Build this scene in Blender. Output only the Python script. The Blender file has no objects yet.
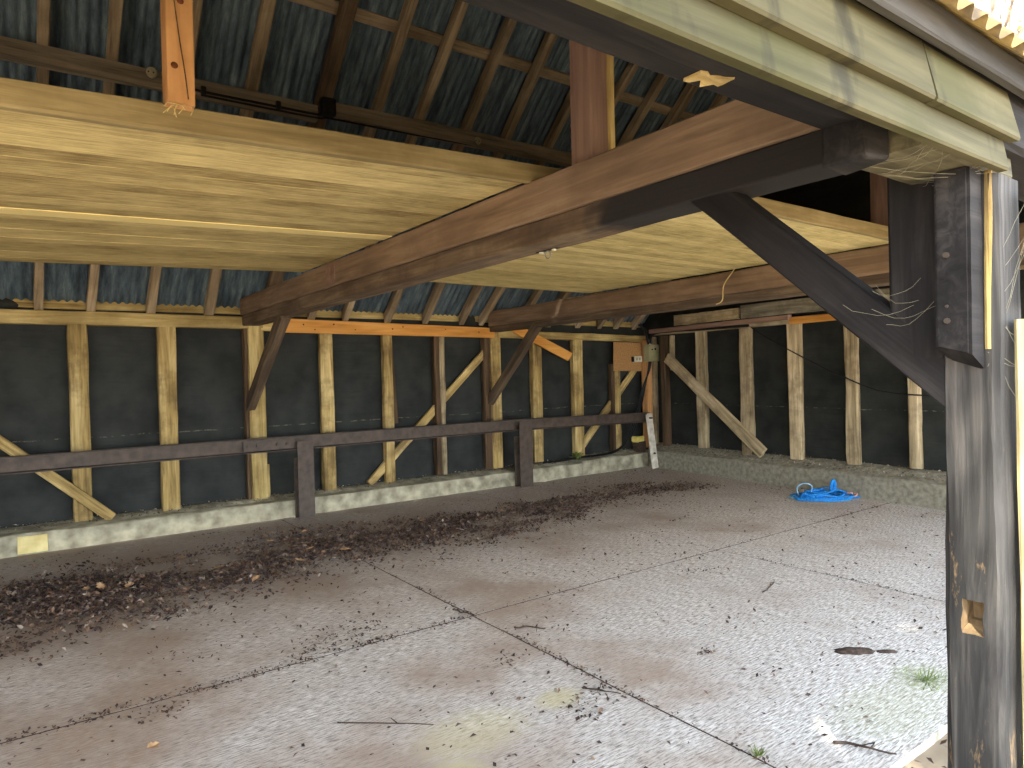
import bpy, bmesh, math, random
from mathutils import Vector, Matrix, noise
from mathutils.geometry import intersect_line_plane

random.seed(7)
D = bpy.data
SC = bpy.context.scene
COL = SC.collection

# ------------------------------------------------------------------ helpers
def lin(c):
    return tuple(((v / 255) / 12.92 if v / 255 <= .04045 else ((v / 255 + .055) / 1.055) ** 2.4) for v in c) + (1,)

def tag(o, label=None, cat=None, group=None, kind=None):
    if label: o['label'] = label
    if cat: o['category'] = cat
    if group: o['group'] = group
    if kind: o['kind'] = kind
    return o

def link(name, bm, mat, parent=None, smooth=False):
    me = D.meshes.new(name)
    bmesh.ops.recalc_face_normals(bm, faces=bm.faces[:])
    bm.to_mesh(me); bm.free()
    if smooth:
        for p in me.polygons: p.use_smooth = True
    o = D.objects.new(name, me)
    for m in (mat if isinstance(mat, (list, tuple)) else [mat]): me.materials.append(m)
    COL.objects.link(o)
    if parent: o.parent = parent
    return o

def empty(name, loc=(0, 0, 0), mtx=None):
    o = D.objects.new(name, None); COL.objects.link(o)
    o.empty_display_size = .1
    if mtx is not None: o.matrix_world = mtx
    else: o.location = loc
    return o

def box(bm, a, b, bevel=0):
    a, b = Vector(a), Vector(b)
    r = bmesh.ops.create_cube(bm, size=1, matrix=Matrix.Translation((a + b) / 2) @ Matrix.Diagonal((abs(b.x - a.x), abs(b.y - a.y), abs(b.z - a.z), 1)))
    if bevel:
        es = {e for v in r['verts'] for e in v.link_edges}
        bmesh.ops.bevel(bm, geom=list(es), offset=bevel, segments=2, affect='EDGES', profile=.5)
    return r['verts']

def cyl(bm, p0, p1, r, n=16, r2=None):
    p0, p1 = Vector(p0), Vector(p1)
    d = p1 - p0
    q = d.to_track_quat('Z', 'Y').to_matrix().to_4x4()
    bmesh.ops.create_cone(bm, cap_ends=True, segments=n, radius1=r, radius2=r if r2 is None else r2, depth=d.length, matrix=Matrix.Translation((p0 + p1) / 2) @ q)

def tube(bm, pts, r, n=8, taper=None):
    pts = [Vector(p) for p in pts]
    rings = []
    u = None
    for i, p in enumerate(pts):
        t = (pts[min(i + 1, len(pts) - 1)] - pts[max(i - 1, 0)]).normalized()
        if u is None:
            u = t.orthogonal().normalized()
        else:
            u = (u - t * u.dot(t))
            u = u.normalized() if u.length > 1e-6 else t.orthogonal().normalized()
        w = t.cross(u)
        rr = r if taper is None else r + (taper - r) * i / (len(pts) - 1)
        rings.append([bm.verts.new(p + (u * math.cos(2 * math.pi * k / n) + w * math.sin(2 * math.pi * k / n)) * rr) for k in range(n)])
    for a, b in zip(rings, rings[1:]):
        for k in range(n):
            bm.faces.new((a[k], a[(k + 1) % n], b[(k + 1) % n], b[k]))
    bm.faces.new(rings[0][::-1]); bm.faces.new(rings[-1])

def spline(pts, k=6, closed=False):
    pts = [Vector(p) for p in pts]
    out = []
    n = len(pts)
    for i in range(n - 1):
        p0 = pts[max(i - 1, 0)]; p1 = pts[i]; p2 = pts[i + 1]; p3 = pts[min(i + 2, n - 1)]
        for j in range(k):
            t = j / k
            out.append(.5 * ((2 * p1) + (p2 - p0) * t + (2 * p0 - 5 * p1 + 4 * p2 - p3) * t * t + (3 * p1 - p0 - 3 * p2 + p3) * t ** 3))
    out.append(pts[-1])
    return out

def frame(p0, p1, up=(0, 0, 1)):
    p0, p1 = Vector(p0), Vector(p1)
    x = (p1 - p0).normalized()
    up = Vector(up)
    if abs(x.dot(up)) > .98: up = Vector((0, 1, 0)) if abs(x.y) < .9 else Vector((1, 0, 0))
    y = up.cross(x).normalized(); z = x.cross(y)
    m = Matrix((x, y, z)).transposed().to_4x4(); m.translation = p0
    return m, (p1 - p0).length

SEED = [0]
def timber_bm(L, w, h, ch=.006, jit=.003, bow=0, seg=None, shear0=0, shear1=0, taper=1.0):
    """A sawn timber along local X: octagonal section (chamfered arrises), wandering waney edges."""
    SEED[0] += 1; s = SEED[0] * 17.31
    bm = bmesh.new()
    n = seg or max(3, min(28, int(L / .14)))
    sec = [(-w / 2 + ch, -h / 2), (w / 2 - ch, -h / 2), (w / 2, -h / 2 + ch), (w / 2, h / 2 - ch), (w / 2 - ch, h / 2), (-w / 2 + ch, h / 2), (-w / 2, h / 2 - ch), (-w / 2, -h / 2 + ch)]
    rings = []
    for i in range(n + 1):
        t = i / n
        ring = []
        for k, (a, b) in enumerate(sec):
            nz = noise.noise_vector(Vector((t * L * 2.2 + s, k * 1.7, s)))
            nz2 = noise.noise_vector(Vector((t * L * 9 + s, k * 3.1 + 5, s)))
            sc = 1 + (taper - 1) * t
            y = a * sc + nz.x * jit * 1.6 + nz2.x * jit * .5
            z = b * sc + nz.y * jit * 1.6 + nz2.y * jit * .5 + bow * math.sin(math.pi * t)
            x = t * L
            if i == 0: x += b * shear0
            if i == n: x += b * shear1
            ring.append(bm.verts.new((x, y, z)))
        rings.append(ring)
    for a, b in zip(rings, rings[1:]):
        for k in range(8): bm.faces.new((a[k], b[k], b[(k + 1) % 8], a[(k + 1) % 8]))
    bm.faces.new(rings[0]); bm.faces.new(rings[-1][::-1])
    return bm

def timber(name, p0, p1, w, h, mat, label=None, cat=None, group=None, parent=None, up=(0, 0, 1), **k):
    m, L = frame(p0, p1, up)
    o = link(name, timber_bm(L, w, h, **k), mat)
    if parent:
        o.parent = parent; o.matrix_parent_inverse = Matrix.Identity(4)
        o.matrix_basis = parent.matrix_world.inverted() @ m if parent.matrix_world != Matrix.Identity(4) else m
    else: o.matrix_basis = m
    return tag(o, label, cat, group)

def adopt(o, parent, m=None):
    # keep the world placement of o while parenting it to a (so far unevaluated) root
    m = m if m is not None else o.matrix_basis.copy()
    o.parent = parent; o.matrix_parent_inverse = Matrix.Identity(4); o.matrix_basis = parent.matrix_basis.inverted() @ m

# ------------------------------------------------------------------ materials
def nodes(name):
    m = D.materials.new(name); m.use_nodes = True
    nt = m.node_tree; nt.nodes.clear()
    out = nt.nodes.new('ShaderNodeOutputMaterial'); b = nt.nodes.new('ShaderNodeBsdfPrincipled')
    nt.links.new(b.outputs[0], out.inputs[0])
    def N(t, **kw):
        n = nt.nodes.new('ShaderNode' + t)
        for a, v in kw.items(): setattr(n, a, v)
        return n
    return m, nt, b, N, nt.links.new

def ramp(N, stops, interp='LINEAR'):
    r = N('ValToRGB'); e = r.color_ramp.elements; r.color_ramp.interpolation = interp
    while len(e) < len(stops): e.new(.5)
    for x, (p, c) in zip(e, stops): x.position = p; x.color = c if len(c) == 4 else lin(c)
    return r

def wood(name, dark, mid, light, gs=1.0, rough=.8, bump=.25, stain=None, stain_amt=.5, stain_scale=1.2, knots=True, spec=.2):
    m, nt, b, N, lk = nodes(name)
    tc = N('TexCoord'); oi = N('ObjectInfo')
    off = N('VectorMath', operation='MULTIPLY_ADD')
    comb = N('CombineXYZ'); lk(oi.outputs['Random'], comb.inputs[0]); lk(oi.outputs['Random'], comb.inputs[1]); lk(oi.outputs['Random'], comb.inputs[2])
    lk(comb.outputs[0], off.inputs[0]); off.inputs[1].default_value = (37, 23, 51); lk(tc.outputs['Object'], off.inputs[2])
    mp = N('Mapping'); mp.inputs['Scale'].default_value = (1.6 * gs, 26 * gs, 26 * gs); lk(off.outputs[0], mp.inputs[0])
    n1 = N('TexNoise'); n1.inputs['Scale'].default_value = 1.0; n1.inputs['Detail'].default_value = 7; n1.inputs['Roughness'].default_value = .62; n1.inputs['Distortion'].default_value = .6
    lk(mp.outputs[0], n1.inputs[0])
    mp2 = N('Mapping'); mp2.inputs['Scale'].default_value = (.9, 4.5, 4.5); lk(off.outputs[0], mp2.inputs[0])
    n2 = N('TexNoise'); n2.inputs['Scale'].default_value = 1.3; n2.inputs['Detail'].default_value = 4; lk(mp2.outputs[0], n2.inputs[0])
    add = N('Math', operation='MULTIPLY_ADD'); add.inputs[1].default_value = .55; lk(n1.outputs[0], add.inputs[0])
    sc = N('Math', operation='MULTIPLY'); sc.inputs[1].default_value = .45; lk(n2.outputs[0], sc.inputs[0]); lk(sc.outputs[0], add.inputs[2])
    r = ramp(N, [(.33, dark), (.5, mid), (.66, light)]); lk(add.outputs[0], r.inputs[0])
    col = r.outputs[0]
    if stain:
        n3 = N('TexNoise'); n3.inputs['Scale'].default_value = stain_scale; n3.inputs['Detail'].default_value = 6; n3.inputs['Roughness'].default_value = .65; lk(off.outputs[0], n3.inputs[0])
        r3 = ramp(N, [(.47, (0, 0, 0, 1)), (.62, (1, 1, 1, 1))]); lk(n3.outputs[0], r3.inputs[0])
        mx = N('Mix', data_type='RGBA'); mx.inputs[7].default_value = lin(stain)
        f = N('Math', operation='MULTIPLY'); f.inputs[1].default_value = stain_amt; lk(r3.outputs[0], f.inputs[0]); lk(f.outputs[0], mx.inputs[0]); lk(col, mx.inputs[6]); col = mx.outputs[2]
    hv = N('HueSaturation'); lk(col, hv.inputs['Color'])
    mr = N('MapRange'); mr.inputs[3].default_value = .82; mr.inputs[4].default_value = 1.18; lk(oi.outputs['Random'], mr.inputs[0]); lk(mr.outputs[0], hv.inputs['Value'])
    lk(hv.outputs[0], b.inputs['Base Color'])
    b.inputs['Roughness'].default_value = rough; b.inputs['Specular IOR Level'].default_value = spec
    bp = N('Bump'); bp.inputs['Strength'].default_value = bump; bp.inputs['Distance'].default_value = .01; lk(n1.outputs[0], bp.inputs['Height']); lk(bp.outputs[0], b.inputs['Normal'])
    return m

def plain(name, c, c2=None, scale=20, rough=.7, metal=0, bump=0, detail=5, spec=.3):
    m, nt, b, N, lk = nodes(name)
    tc = N('TexCoord'); n = N('TexNoise'); n.inputs['Scale'].default_value = scale; n.inputs['Detail'].default_value = detail; lk(tc.outputs['Object'], n.inputs[0])
    r = ramp(N, [(.35, c), (.68, c2 or c)]); lk(n.outputs[0], r.inputs[0]); lk(r.outputs[0], b.inputs['Base Color'])
    b.inputs['Roughness'].default_value = rough; b.inputs['Metallic'].default_value = metal; b.inputs['Specular IOR Level'].default_value = spec
    if bump:
        bp = N('Bump'); bp.inputs['Strength'].default_value = bump; bp.inputs['Distance'].default_value = .01; lk(n.outputs[0], bp.inputs['Height']); lk(bp.outputs[0], b.inputs['Normal'])
    return m

W_STUD = wood('weathered_stud_wood', (92, 76, 46), (176, 152, 98), (222, 202, 146), stain=(104, 86, 58), stain_amt=.6, stain_scale=3)
W_STUDR = wood('greyed_stud_wood', (96, 86, 66), (172, 156, 124), (210, 196, 164), stain=(90, 76, 58), stain_amt=.5, stain_scale=3)
W_PLATE = wood('plate_wood', (112, 94, 58), (190, 168, 110), (222, 204, 148), stain=(120, 100, 62), stain_amt=.5)
W_JOIST = wood('loft_joist_wood', (112, 98, 66), (154, 138, 98), (184, 168, 124), stain=(112, 96, 62), stain_amt=.5)
W_EAVE = wood('grey_eaves_wood', (44, 43, 41), (64, 63, 61), (82, 80, 77))
W_BOL = wood('cobwebbed_grey_wood', (54, 52, 42), (88, 84, 66), (122, 116, 92), bump=.4, stain=(60, 56, 46), stain_scale=6)
W_RAFT = wood('rafter_wood', (108, 96, 80), (164, 148, 124), (194, 180, 154), stain=(104, 90, 76), stain_amt=.5)
W_PURL = wood('purlin_wood', (92, 86, 76), (140, 130, 114), (168, 156, 136))
W_TIE = wood('tie_wood', (96, 80, 66), (136, 114, 94), (164, 142, 118), stain=(108, 88, 72), stain_amt=.5, gs=.8)
W_TIELOW = wood('tie_lower_wood', (64, 54, 46), (100, 86, 72), (134, 118, 96), stain=(74, 62, 52), stain_amt=.7)
W_RED = wood('reddish_post_wood', (104, 82, 72), (136, 110, 98), (160, 134, 118), gs=.8)
W_TAR = wood('tarred_wood', (24, 23, 24), (40, 39, 40), (64, 61, 60), stain=(28, 26, 27), stain_amt=.6, rough=.8, bump=.3, spec=.15)
W_DARK = wood('dark_brown_wood', (48, 38, 30), (82, 66, 50), (112, 92, 70))
W_NEW = wood('new_orange_softwood', (184, 124, 56), (222, 160, 80), (238, 184, 106), bump=.08, gs=.7, rough=.6)
W_HANG = wood('hanging_orange_softwood', (150, 106, 62), (190, 142, 92), (210, 164, 112), bump=.1, gs=.7, stain=(120, 82, 50), stain_amt=.5)
W_FASC = wood('mossy_fascia_wood', (52, 49, 33), (78, 74, 51), (98, 93, 68), stain=(62, 63, 34), stain_amt=.6, stain_scale=2.2, bump=.12, gs=.7)
W_PALE = wood('pale_weathered_wood', (150, 132, 88), (206, 188, 136), (232, 218, 172), bump=.2)
W_GREY = wood('silvered_wood', (84, 82, 74), (140, 136, 122), (182, 176, 158), bump=.4, stain=(70, 64, 54), stain_amt=.4, stain_scale=4)

def smudge(m, c, amt):
    nt = m.node_tree; lk = nt.links.new
    hv = [n for n in nt.nodes if n.type == 'HUE_SAT'][0]; b = [n for n in nt.nodes if n.type == 'BSDF_PRINCIPLED'][0]
    tc = nt.nodes.new('ShaderNodeTexCoord'); mp = nt.nodes.new('ShaderNodeMapping'); mp.inputs['Scale'].default_value = (11, 3, 4); mp.inputs['Rotation'].default_value = (0, .35, 0); lk(tc.outputs['Object'], mp.inputs[0])
    nz = nt.nodes.new('ShaderNodeTexNoise'); nz.inputs['Scale'].default_value = 1; nz.inputs['Detail'].default_value = 5; lk(mp.outputs[0], nz.inputs[0])
    r = nt.nodes.new('ShaderNodeMapRange'); r.inputs[1].default_value = .6; r.inputs[2].default_value = .72; r.inputs[4].default_value = amt; lk(nz.outputs[0], r.inputs[0])
    mx = nt.nodes.new('ShaderNodeMix'); mx.data_type = 'RGBA'; mx.inputs[7].default_value = lin(c); lk(r.outputs[0], mx.inputs[0]); lk(hv.outputs[0], mx.inputs[6]); lk(mx.outputs[2], b.inputs['Base Color'])
smudge(W_FASC, (40, 38, 28), .75)

# the outer end of the first tie beam and its brace are tarred: tar on the timber's outer metre
def tar_end(name, base_cols, x0, x1):
    m = wood(name, *base_cols, stain=(66, 52, 42), stain_amt=.7)
    nt = m.node_tree; lk = nt.links.new
    hv = [n for n in nt.nodes if n.type == 'HUE_SAT'][0]; b = [n for n in nt.nodes if n.type == 'BSDF_PRINCIPLED'][0]
    tc = nt.nodes.new('ShaderNodeTexCoord'); sp = nt.nodes.new('ShaderNodeSeparateXYZ'); lk(tc.outputs['Object'], sp.inputs[0])
    nz = nt.nodes.new('ShaderNodeTexNoise'); nz.inputs['Scale'].default_value = 9; lk(tc.outputs['Object'], nz.inputs[0])
    ad = nt.nodes.new('ShaderNodeMath'); ad.operation = 'MULTIPLY_ADD'; ad.inputs[1].default_value = .22; lk(nz.outputs[0], ad.inputs[0]); lk(sp.outputs[0], ad.inputs[2])
    mr = nt.nodes.new('ShaderNodeMapRange'); mr.inputs[1].default_value = x0; mr.inputs[2].default_value = x1; lk(ad.outputs[0], mr.inputs[0])
    mx = nt.nodes.new('ShaderNodeMix'); mx.data_type = 'RGBA'; mx.inputs[7].default_value = lin((44, 42, 43)); lk(mr.outputs[0], mx.inputs[0]); lk(hv.outputs[0], mx.inputs[6]); lk(mx.outputs[2], b.inputs['Base Color'])
    return m
W_TIETAR = tar_end('tie_wood_with_tarred_end', ((64, 54, 46), (106, 90, 74), (140, 124, 100)), 5.95, 6.1)

def post_mat():
    m = wood('tarred_post_wood', (30, 29, 30), (54, 53, 52), (98, 94, 90), rough=.78, bump=.5, spec=.3)
    nt = m.node_tree; lk = nt.links.new
    hv = [n for n in nt.nodes if n.type == 'HUE_SAT'][0]; b = [n for n in nt.nodes if n.type == 'BSDF_PRINCIPLED'][0]
    tc = nt.nodes.new('ShaderNodeTexCoord'); sp = nt.nodes.new('ShaderNodeSeparateXYZ'); lk(tc.outputs['Object'], sp.inputs[0])
    # bare brown-yellow wood where the tar has flaked, mostly low on the post (local x is height)
    nz = nt.nodes.new('ShaderNodeTexNoise'); nz.inputs['Scale'].default_value = 1; nz.inputs['Detail'].default_value = 8; nz.inputs['Roughness'].default_value = .7
    mp = nt.nodes.new('ShaderNodeMapping'); mp.inputs['Scale'].default_value = (6, 26, 26); lk(tc.outputs['Object'], mp.inputs[0]); lk(mp.outputs[0], nz.inputs[0])
    mr = nt.nodes.new('ShaderNodeMapRange'); mr.inputs[1].default_value = .25; mr.inputs[2].default_value = 1.5; mr.inputs[3].default_value = .12; mr.inputs[4].default_value = -.02; lk(sp.outputs[0], mr.inputs[0])
    ad = nt.nodes.new('ShaderNodeMath'); ad.operation = 'ADD'; lk(nz.outputs[0], ad.inputs[0]); lk(mr.outputs[0], ad.inputs[1])
    r = nt.nodes.new('ShaderNodeValToRGB'); r.color_ramp.elements[0].position = .66; r.color_ramp.elements[1].position = .76; lk(ad.outputs[0], r.inputs[0])
    mx = nt.nodes.new('ShaderNodeMix'); mx.data_type = 'RGBA'; mx.inputs[7].default_value = lin((150, 124, 88)); lk(r.outputs[0], mx.inputs[0]); lk(hv.outputs[0], mx.inputs[6]); lk(mx.outputs[2], b.inputs['Base Color'])
    return m
W_POST = post_mat()

RUST = plain('rust_brown_paint', (64, 55, 49), (86, 75, 66), scale=12, rough=.6, bump=.2, spec=.4)
WHITEP = plain('flaking_white_paint', (176, 170, 152), (220, 217, 204), scale=10, rough=.7, bump=.2)
BLACKC = plain('black_cable_rubber', (18, 19, 22), (30, 31, 34), rough=.55)
CHIP = plain('chipboard', (158, 120, 76), (186, 146, 98), scale=45, rough=.85, detail=8)
BOXG = plain('grey_green_box_paint', (146, 146, 110), (172, 170, 132), scale=5, rough=.5)
SOCK = plain('white_plastic', (205, 200, 178), (222, 218, 200), rough=.4)
ROPE = plain('blue_rope', (16, 110, 196), (50, 156, 232), scale=60, rough=.7)
ROPE2 = plain('pale_blue_rope', (120, 168, 200), (150, 195, 220), scale=60, rough=.7)
PINK = plain('faded_pink_cloth', (176, 140, 130), (206, 176, 164), scale=30, rough=.9)
YEL = plain('yellow_foam', (226, 206, 96), (246, 232, 140), scale=18, rough=.9)
PALEYEL = plain('pale_yellow_patch', (204, 188, 126), (226, 214, 158), scale=9, rough=.9)
PALEGREY = plain('pale_junction_box_plastic', (150, 144, 118), (176, 170, 142), rough=.5)
STEEL = plain('galvanised_steel', (120, 122, 122), (170, 172, 170), scale=30, rough=.45, metal=.8)
DIRT = plain('dark_damp_dirt', (52, 42, 36), (92, 76, 66), scale=60, rough=1, bump=.6)
STRAW = plain('straw', (190, 168, 110), (220, 204, 150), rough=.9)
WEB = plain('dusty_cobweb', (120, 116, 98), (150, 146, 128), rough=1)
GREEN = plain('green_leaf', (84, 100, 46), (128, 144, 70), scale=12, rough=.7)
DIRTLEAF = [plain('dark_leaf', (58, 46, 44), (96, 78, 72), scale=9, rough=.9), plain('brown_leaf', (100, 78, 64), (142, 114, 94), scale=9, rough=.9), plain('grey_brown_leaf', (122, 108, 100), (170, 154, 140), scale=9, rough=.9), plain('black_brown_leaf', (40, 32, 32), (66, 54, 50), scale=9, rough=.9)]
TAN = plain('tan_leaf', (160, 126, 92), (196, 162, 122), scale=14, rough=.9)
TWIG = plain('twig_bark', (50, 40, 36), (84, 70, 60), scale=20, rough=.95)
BARK = plain('tree_bark', (92, 80, 66), (136, 122, 102), scale=8, rough=.95, bump=.4)
YLEAF = plain('yellow_green_tree_leaf', (190, 176, 60), (226, 208, 96), scale=6, rough=.7)
HOLEW = wood('bare_mortice_wood', (92, 74, 52), (136, 114, 84), (166, 144, 112), bump=.3)

def corrugated_mat():
    m, nt, b, N, lk = nodes('corrugated_sheet_metal')
    tc = N('TexCoord'); mp = N('Mapping'); mp.inputs['Scale'].default_value = (14, 2.2, 2.2); lk(tc.outputs['Object'], mp.inputs[0])
    n = N('TexNoise'); n.inputs['Scale'].default_value = 1; n.inputs['Detail'].default_value = 9; n.inputs['Roughness'].default_value = .75; lk(mp.outputs[0], n.inputs[0])
    r = ramp(N, [(.36, (50, 66, 80)), (.5, (84, 104, 120)), (.60, (108, 128, 140)), (.72, (160, 176, 180))]); lk(n.outputs[0], r.inputs[0]); lk(r.outputs[0], b.inputs['Base Color'])  # blue tint also stands in for lens haze over the dark roof
    b.inputs['Roughness'].default_value = .7; b.inputs['Metallic'].default_value = .0
    bp = N('Bump'); bp.inputs['Strength'].default_value = .3; bp.inputs['Distance'].default_value = .01; lk(n.outputs[0], bp.inputs['Height']); lk(bp.outputs[0], b.inputs['Normal'])
    return m
CORR = corrugated_mat()
CORRF = plain('lichened_roof_sheet', (112, 100, 84), (196, 168, 104), scale=14, rough=.8)

def membrane_mat():
    m, nt, b, N, lk = nodes('black_wall_membrane')
    tc = N('TexCoord')
    n = N('TexNoise'); n.inputs['Scale'].default_value = 3; n.inputs['Detail'].default_value = 6; lk(tc.outputs['Object'], n.inputs[0])
    mp = N('Mapping'); mp.inputs['Scale'].default_value = (1.2, 9, 9); lk(tc.outputs['Object'], mp.inputs[0])
    n2 = N('TexNoise'); n2.inputs['Scale'].default_value = 1.5; n2.inputs['Detail'].default_value = 5; lk(mp.outputs[0], n2.inputs[0])
    n4 = N('TexNoise'); n4.inputs['Scale'].default_value = 11; n4.inputs['Detail'].default_value = 7; n4.inputs['Roughness'].default_value = .7; lk(tc.outputs['Object'], n4.inputs[0])
    r = ramp(N, [(.35, (34, 37, 37)), (.62, (50, 54, 52))]); lk(n.outputs[0], r.inputs[0])
    r4 = ramp(N, [(.69, (0, 0, 0, 1)), (.76, (1, 1, 1, 1))]); lk(n4.outputs[0], r4.inputs[0])   # dust smears
    sp = N('SeparateXYZ'); lk(tc.outputs['Object'], sp.inputs[0])
    mr = N('MapRange'); mr.inputs[1].default_value = .25; mr.inputs[2].default_value = .75; mr.inputs[3].default_value = .55; mr.inputs[4].default_value = .12; lk(sp.outputs[2], mr.inputs[0])
    f = N('Math', operation='MULTIPLY'); lk(r4.outputs[0], f.inputs[0]); lk(mr.outputs[0], f.inputs[1])
    mx = N('Mix', data_type='RGBA'); mx.inputs[7].default_value = lin((150, 146, 130)); lk(f.outputs[0], mx.inputs[0]); lk(r.outputs[0], mx.inputs[6])
    # dusty edge of the lapped sheets
    wz = N('Math', operation='MULTIPLY_ADD'); wz.inputs[1].default_value = .05; lk(n.outputs[0], wz.inputs[0]); lk(sp.outputs[2], wz.inputs[2])
    cp = N('Math', operation='COMPARE'); cp.inputs[1].default_value = 1.09; cp.inputs[2].default_value = .006; lk(wz.outputs[0], cp.inputs[0])
    rl = ramp(N, [(.48, (0, 0, 0, 1)), (.62, (.5, .5, .5, 1))]); lk(n4.outputs[0], rl.inputs[0])
    ml = N('Math', operation='MULTIPLY'); lk(cp.outputs[0], ml.inputs[0]); lk(rl.outputs[0], ml.inputs[1])
    mx9 = N('Mix', data_type='RGBA'); mx9.inputs[7].default_value = lin((140, 136, 120)); lk(ml.outputs[0], mx9.inputs[0]); lk(mx.outputs[2], mx9.inputs[6])
    lk(mx9.outputs[2], b.inputs['Base Color']); b.inputs['Roughness'].default_value = .75; b.inputs['Specular IOR Level'].default_value = .25
    bp = N('Bump'); bp.inputs['Strength'].default_value = .5; bp.inputs['Distance'].default_value = .05; lk(n2.outputs[0], bp.inputs['Height']); lk(bp.outputs[0], b.inputs['Normal'])
    return m
MEMB = membrane_mat()

def floor_mat():
    m, nt, b, N, lk = nodes('tamped_concrete_floor')
    tc = N('TexCoord'); P = tc.outputs['Object']
    # tamped ridges along X
    w = N('TexWave', wave_type='BANDS', bands_direction='Y'); w.inputs['Scale'].default_value = 15; w.inputs['Distortion'].default_value = 7; w.inputs['Detail'].default_value = 5; w.inputs['Detail Scale'].default_value = 2.2; w.inputs['Detail Roughness'].default_value = .7; lk(P, w.inputs[0])
    mp = N('Mapping'); mp.inputs['Scale'].default_value = (5, 34, 1); lk(P, mp.inputs[0])
    ns = N('TexNoise'); ns.inputs['Scale'].default_value = 3.6; ns.inputs['Detail'].default_value = 10; ns.inputs['Roughness'].default_value = .7; lk(mp.outputs[0], ns.inputs[0])
    nb = N('TexNoise'); nb.inputs['Scale'].default_value = .9; nb.inputs['Detail'].default_value = 6; nb.inputs['Roughness'].default_value = .6; lk(P, nb.inputs[0])
    nf = N('TexNoise'); nf.inputs['Scale'].default_value = 55; nf.inputs['Detail'].default_value = 9; nf.inputs['Roughness'].default_value = .75; lk(P, nf.inputs[0])
    base = ramp(N, [(.34, (98, 87, 78)), (.455, (174, 165, 156)), (.60, (240, 236, 232))]); lk(ns.outputs[0], base.inputs[0])
    # brown dirt film in large blotches, broken by streaks
    a = N('Math', operation='MULTIPLY_ADD'); a.inputs[1].default_value = .5; lk(ns.outputs[0], a.inputs[0]); lk(nb.outputs[0], a.inputs[2])
    sp = N('SeparateXYZ'); lk(P, sp.inputs[0])
    gx = N('MapRange'); gx.inputs[1].default_value = -8.8; gx.inputs[2].default_value = -3.5; gx.inputs[3].default_value = .06; gx.inputs[4].default_value = -.06; lk(sp.outputs[0], gx.inputs[0])
    a2 = N('Math', operation='ADD'); lk(a.outputs[0], a2.inputs[0]); lk(gx.outputs[0], a2.inputs[1])
    rd = ramp(N, [(.72, (0, 0, 0, 1)), (.90, (1, 1, 1, 1))]); lk(a2.outputs[0], rd.inputs[0])
    mx = N('Mix', data_type='RGBA'); mx.inputs[7].default_value = lin((160, 136, 116))
    f = N('Math', operation='MULTIPLY'); f.inputs[1].default_value = .75; lk(rd.outputs[0], f.inputs[0]); lk(f.outputs[0], mx.inputs[0]); lk(base.outputs[0], mx.inputs[6])
    # dark grit
    rf = ramp(N, [(.60, (0, 0, 0, 1)), (.72, (1, 1, 1, 1))]); lk(nf.outputs[0], rf.inputs[0])
    mx2 = N('Mix', data_type='RGBA'); mx2.inputs[7].default_value = lin((84, 70, 62)); f2 = N('Math', operation='MULTIPLY'); f2.inputs[1].default_value = .75; lk(rf.outputs[0], f2.inputs[0]); lk(f2.outputs[0], mx2.inputs[0]); lk(mx.outputs[2], mx2.inputs[6])
    # trodden dirt where the leaves have drifted: a stain along the back
    dy = N('MapRange'); dy.inputs[1].default_value = -3.4; dy.inputs[2].default_value = -1.9; lk(sp.outputs[1], dy.inputs[0])
    nn = N('Math', operation='MULTIPLY_ADD'); nn.inputs[1].default_value = 1.2; nn.inputs[2].default_value = -.6; lk(nb.outputs[0], nn.inputs[0])
    dd = N('Math', operation='ADD', use_clamp=True); lk(dy.outputs[0], dd.inputs[0]); lk(nn.outputs[0], dd.inputs[1])
    dx = N('MapRange'); dx.inputs[1].default_value = -5.0; dx.inputs[2].default_value = -1.0; dx.inputs[3].default_value = .5; dx.inputs[4].default_value = .25; lk(sp.outputs[0], dx.inputs[0])
    d2 = N('Math', operation='MULTIPLY'); lk(dd.outputs[0], d2.inputs[0]); lk(dx.outputs[0], d2.inputs[1])
    mx3 = N('Mix', data_type='RGBA'); mx3.inputs[7].default_value = lin((150, 138, 128)); lk(d2.outputs[0], mx3.inputs[0]); lk(mx2.outputs[2], mx3.inputs[6])
    # pale yellow and green patches, each of its own shape
    def patch(prev, cx, cy, rx, ry, c, amt):
        mpp = N('Mapping'); mpp.inputs['Location'].default_value = (-cx / rx, -cy / ry, 0); mpp.inputs['Scale'].default_value = (1 / rx, 1 / ry, 0); lk(P, mpp.inputs[0])
        ln = N('VectorMath', operation='LENGTH'); lk(mpp.outputs[0], ln.inputs[0])
        q = N('Math', operation='MULTIPLY_ADD'); q.inputs[1].default_value = 2.6; lk(ns.outputs[0], q.inputs[0]); lk(ln.outputs['Value'], q.inputs[2])
        rr = N('MapRange'); rr.inputs[1].default_value = 1.9; rr.inputs[2].default_value = 2.4; rr.inputs[3].default_value = amt; rr.inputs[4].default_value = 0; lk(q.outputs[0], rr.inputs[0])
        mm = N('Mix', data_type='RGBA'); mm.inputs[7].default_value = lin(c); lk(rr.outputs[0], mm.inputs[0]); lk(prev, mm.inputs[6]); return mm.outputs[2]
    c = patch(mx3.outputs[2], -7.0, -5.25, .3, .2, (208, 198, 150), .4)
    c = patch(c, -6.5, -5.25, .14, .1, (208, 198, 146), .5)
    c = patch(c, -7.25, -5.5, .16, .12, (208, 198, 146), .55)
    c = patch(c, -5.35, -6.3, .4, .22, (172, 174, 130), .28)
    c = patch(c, -4.9, -6.25, .2, .16, (150, 158, 106), .35)
    lk(c, b.inputs['Base Color']); b.inputs['Roughness'].default_value = .85; b.inputs['Specular IOR Level'].default_value = .25
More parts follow.
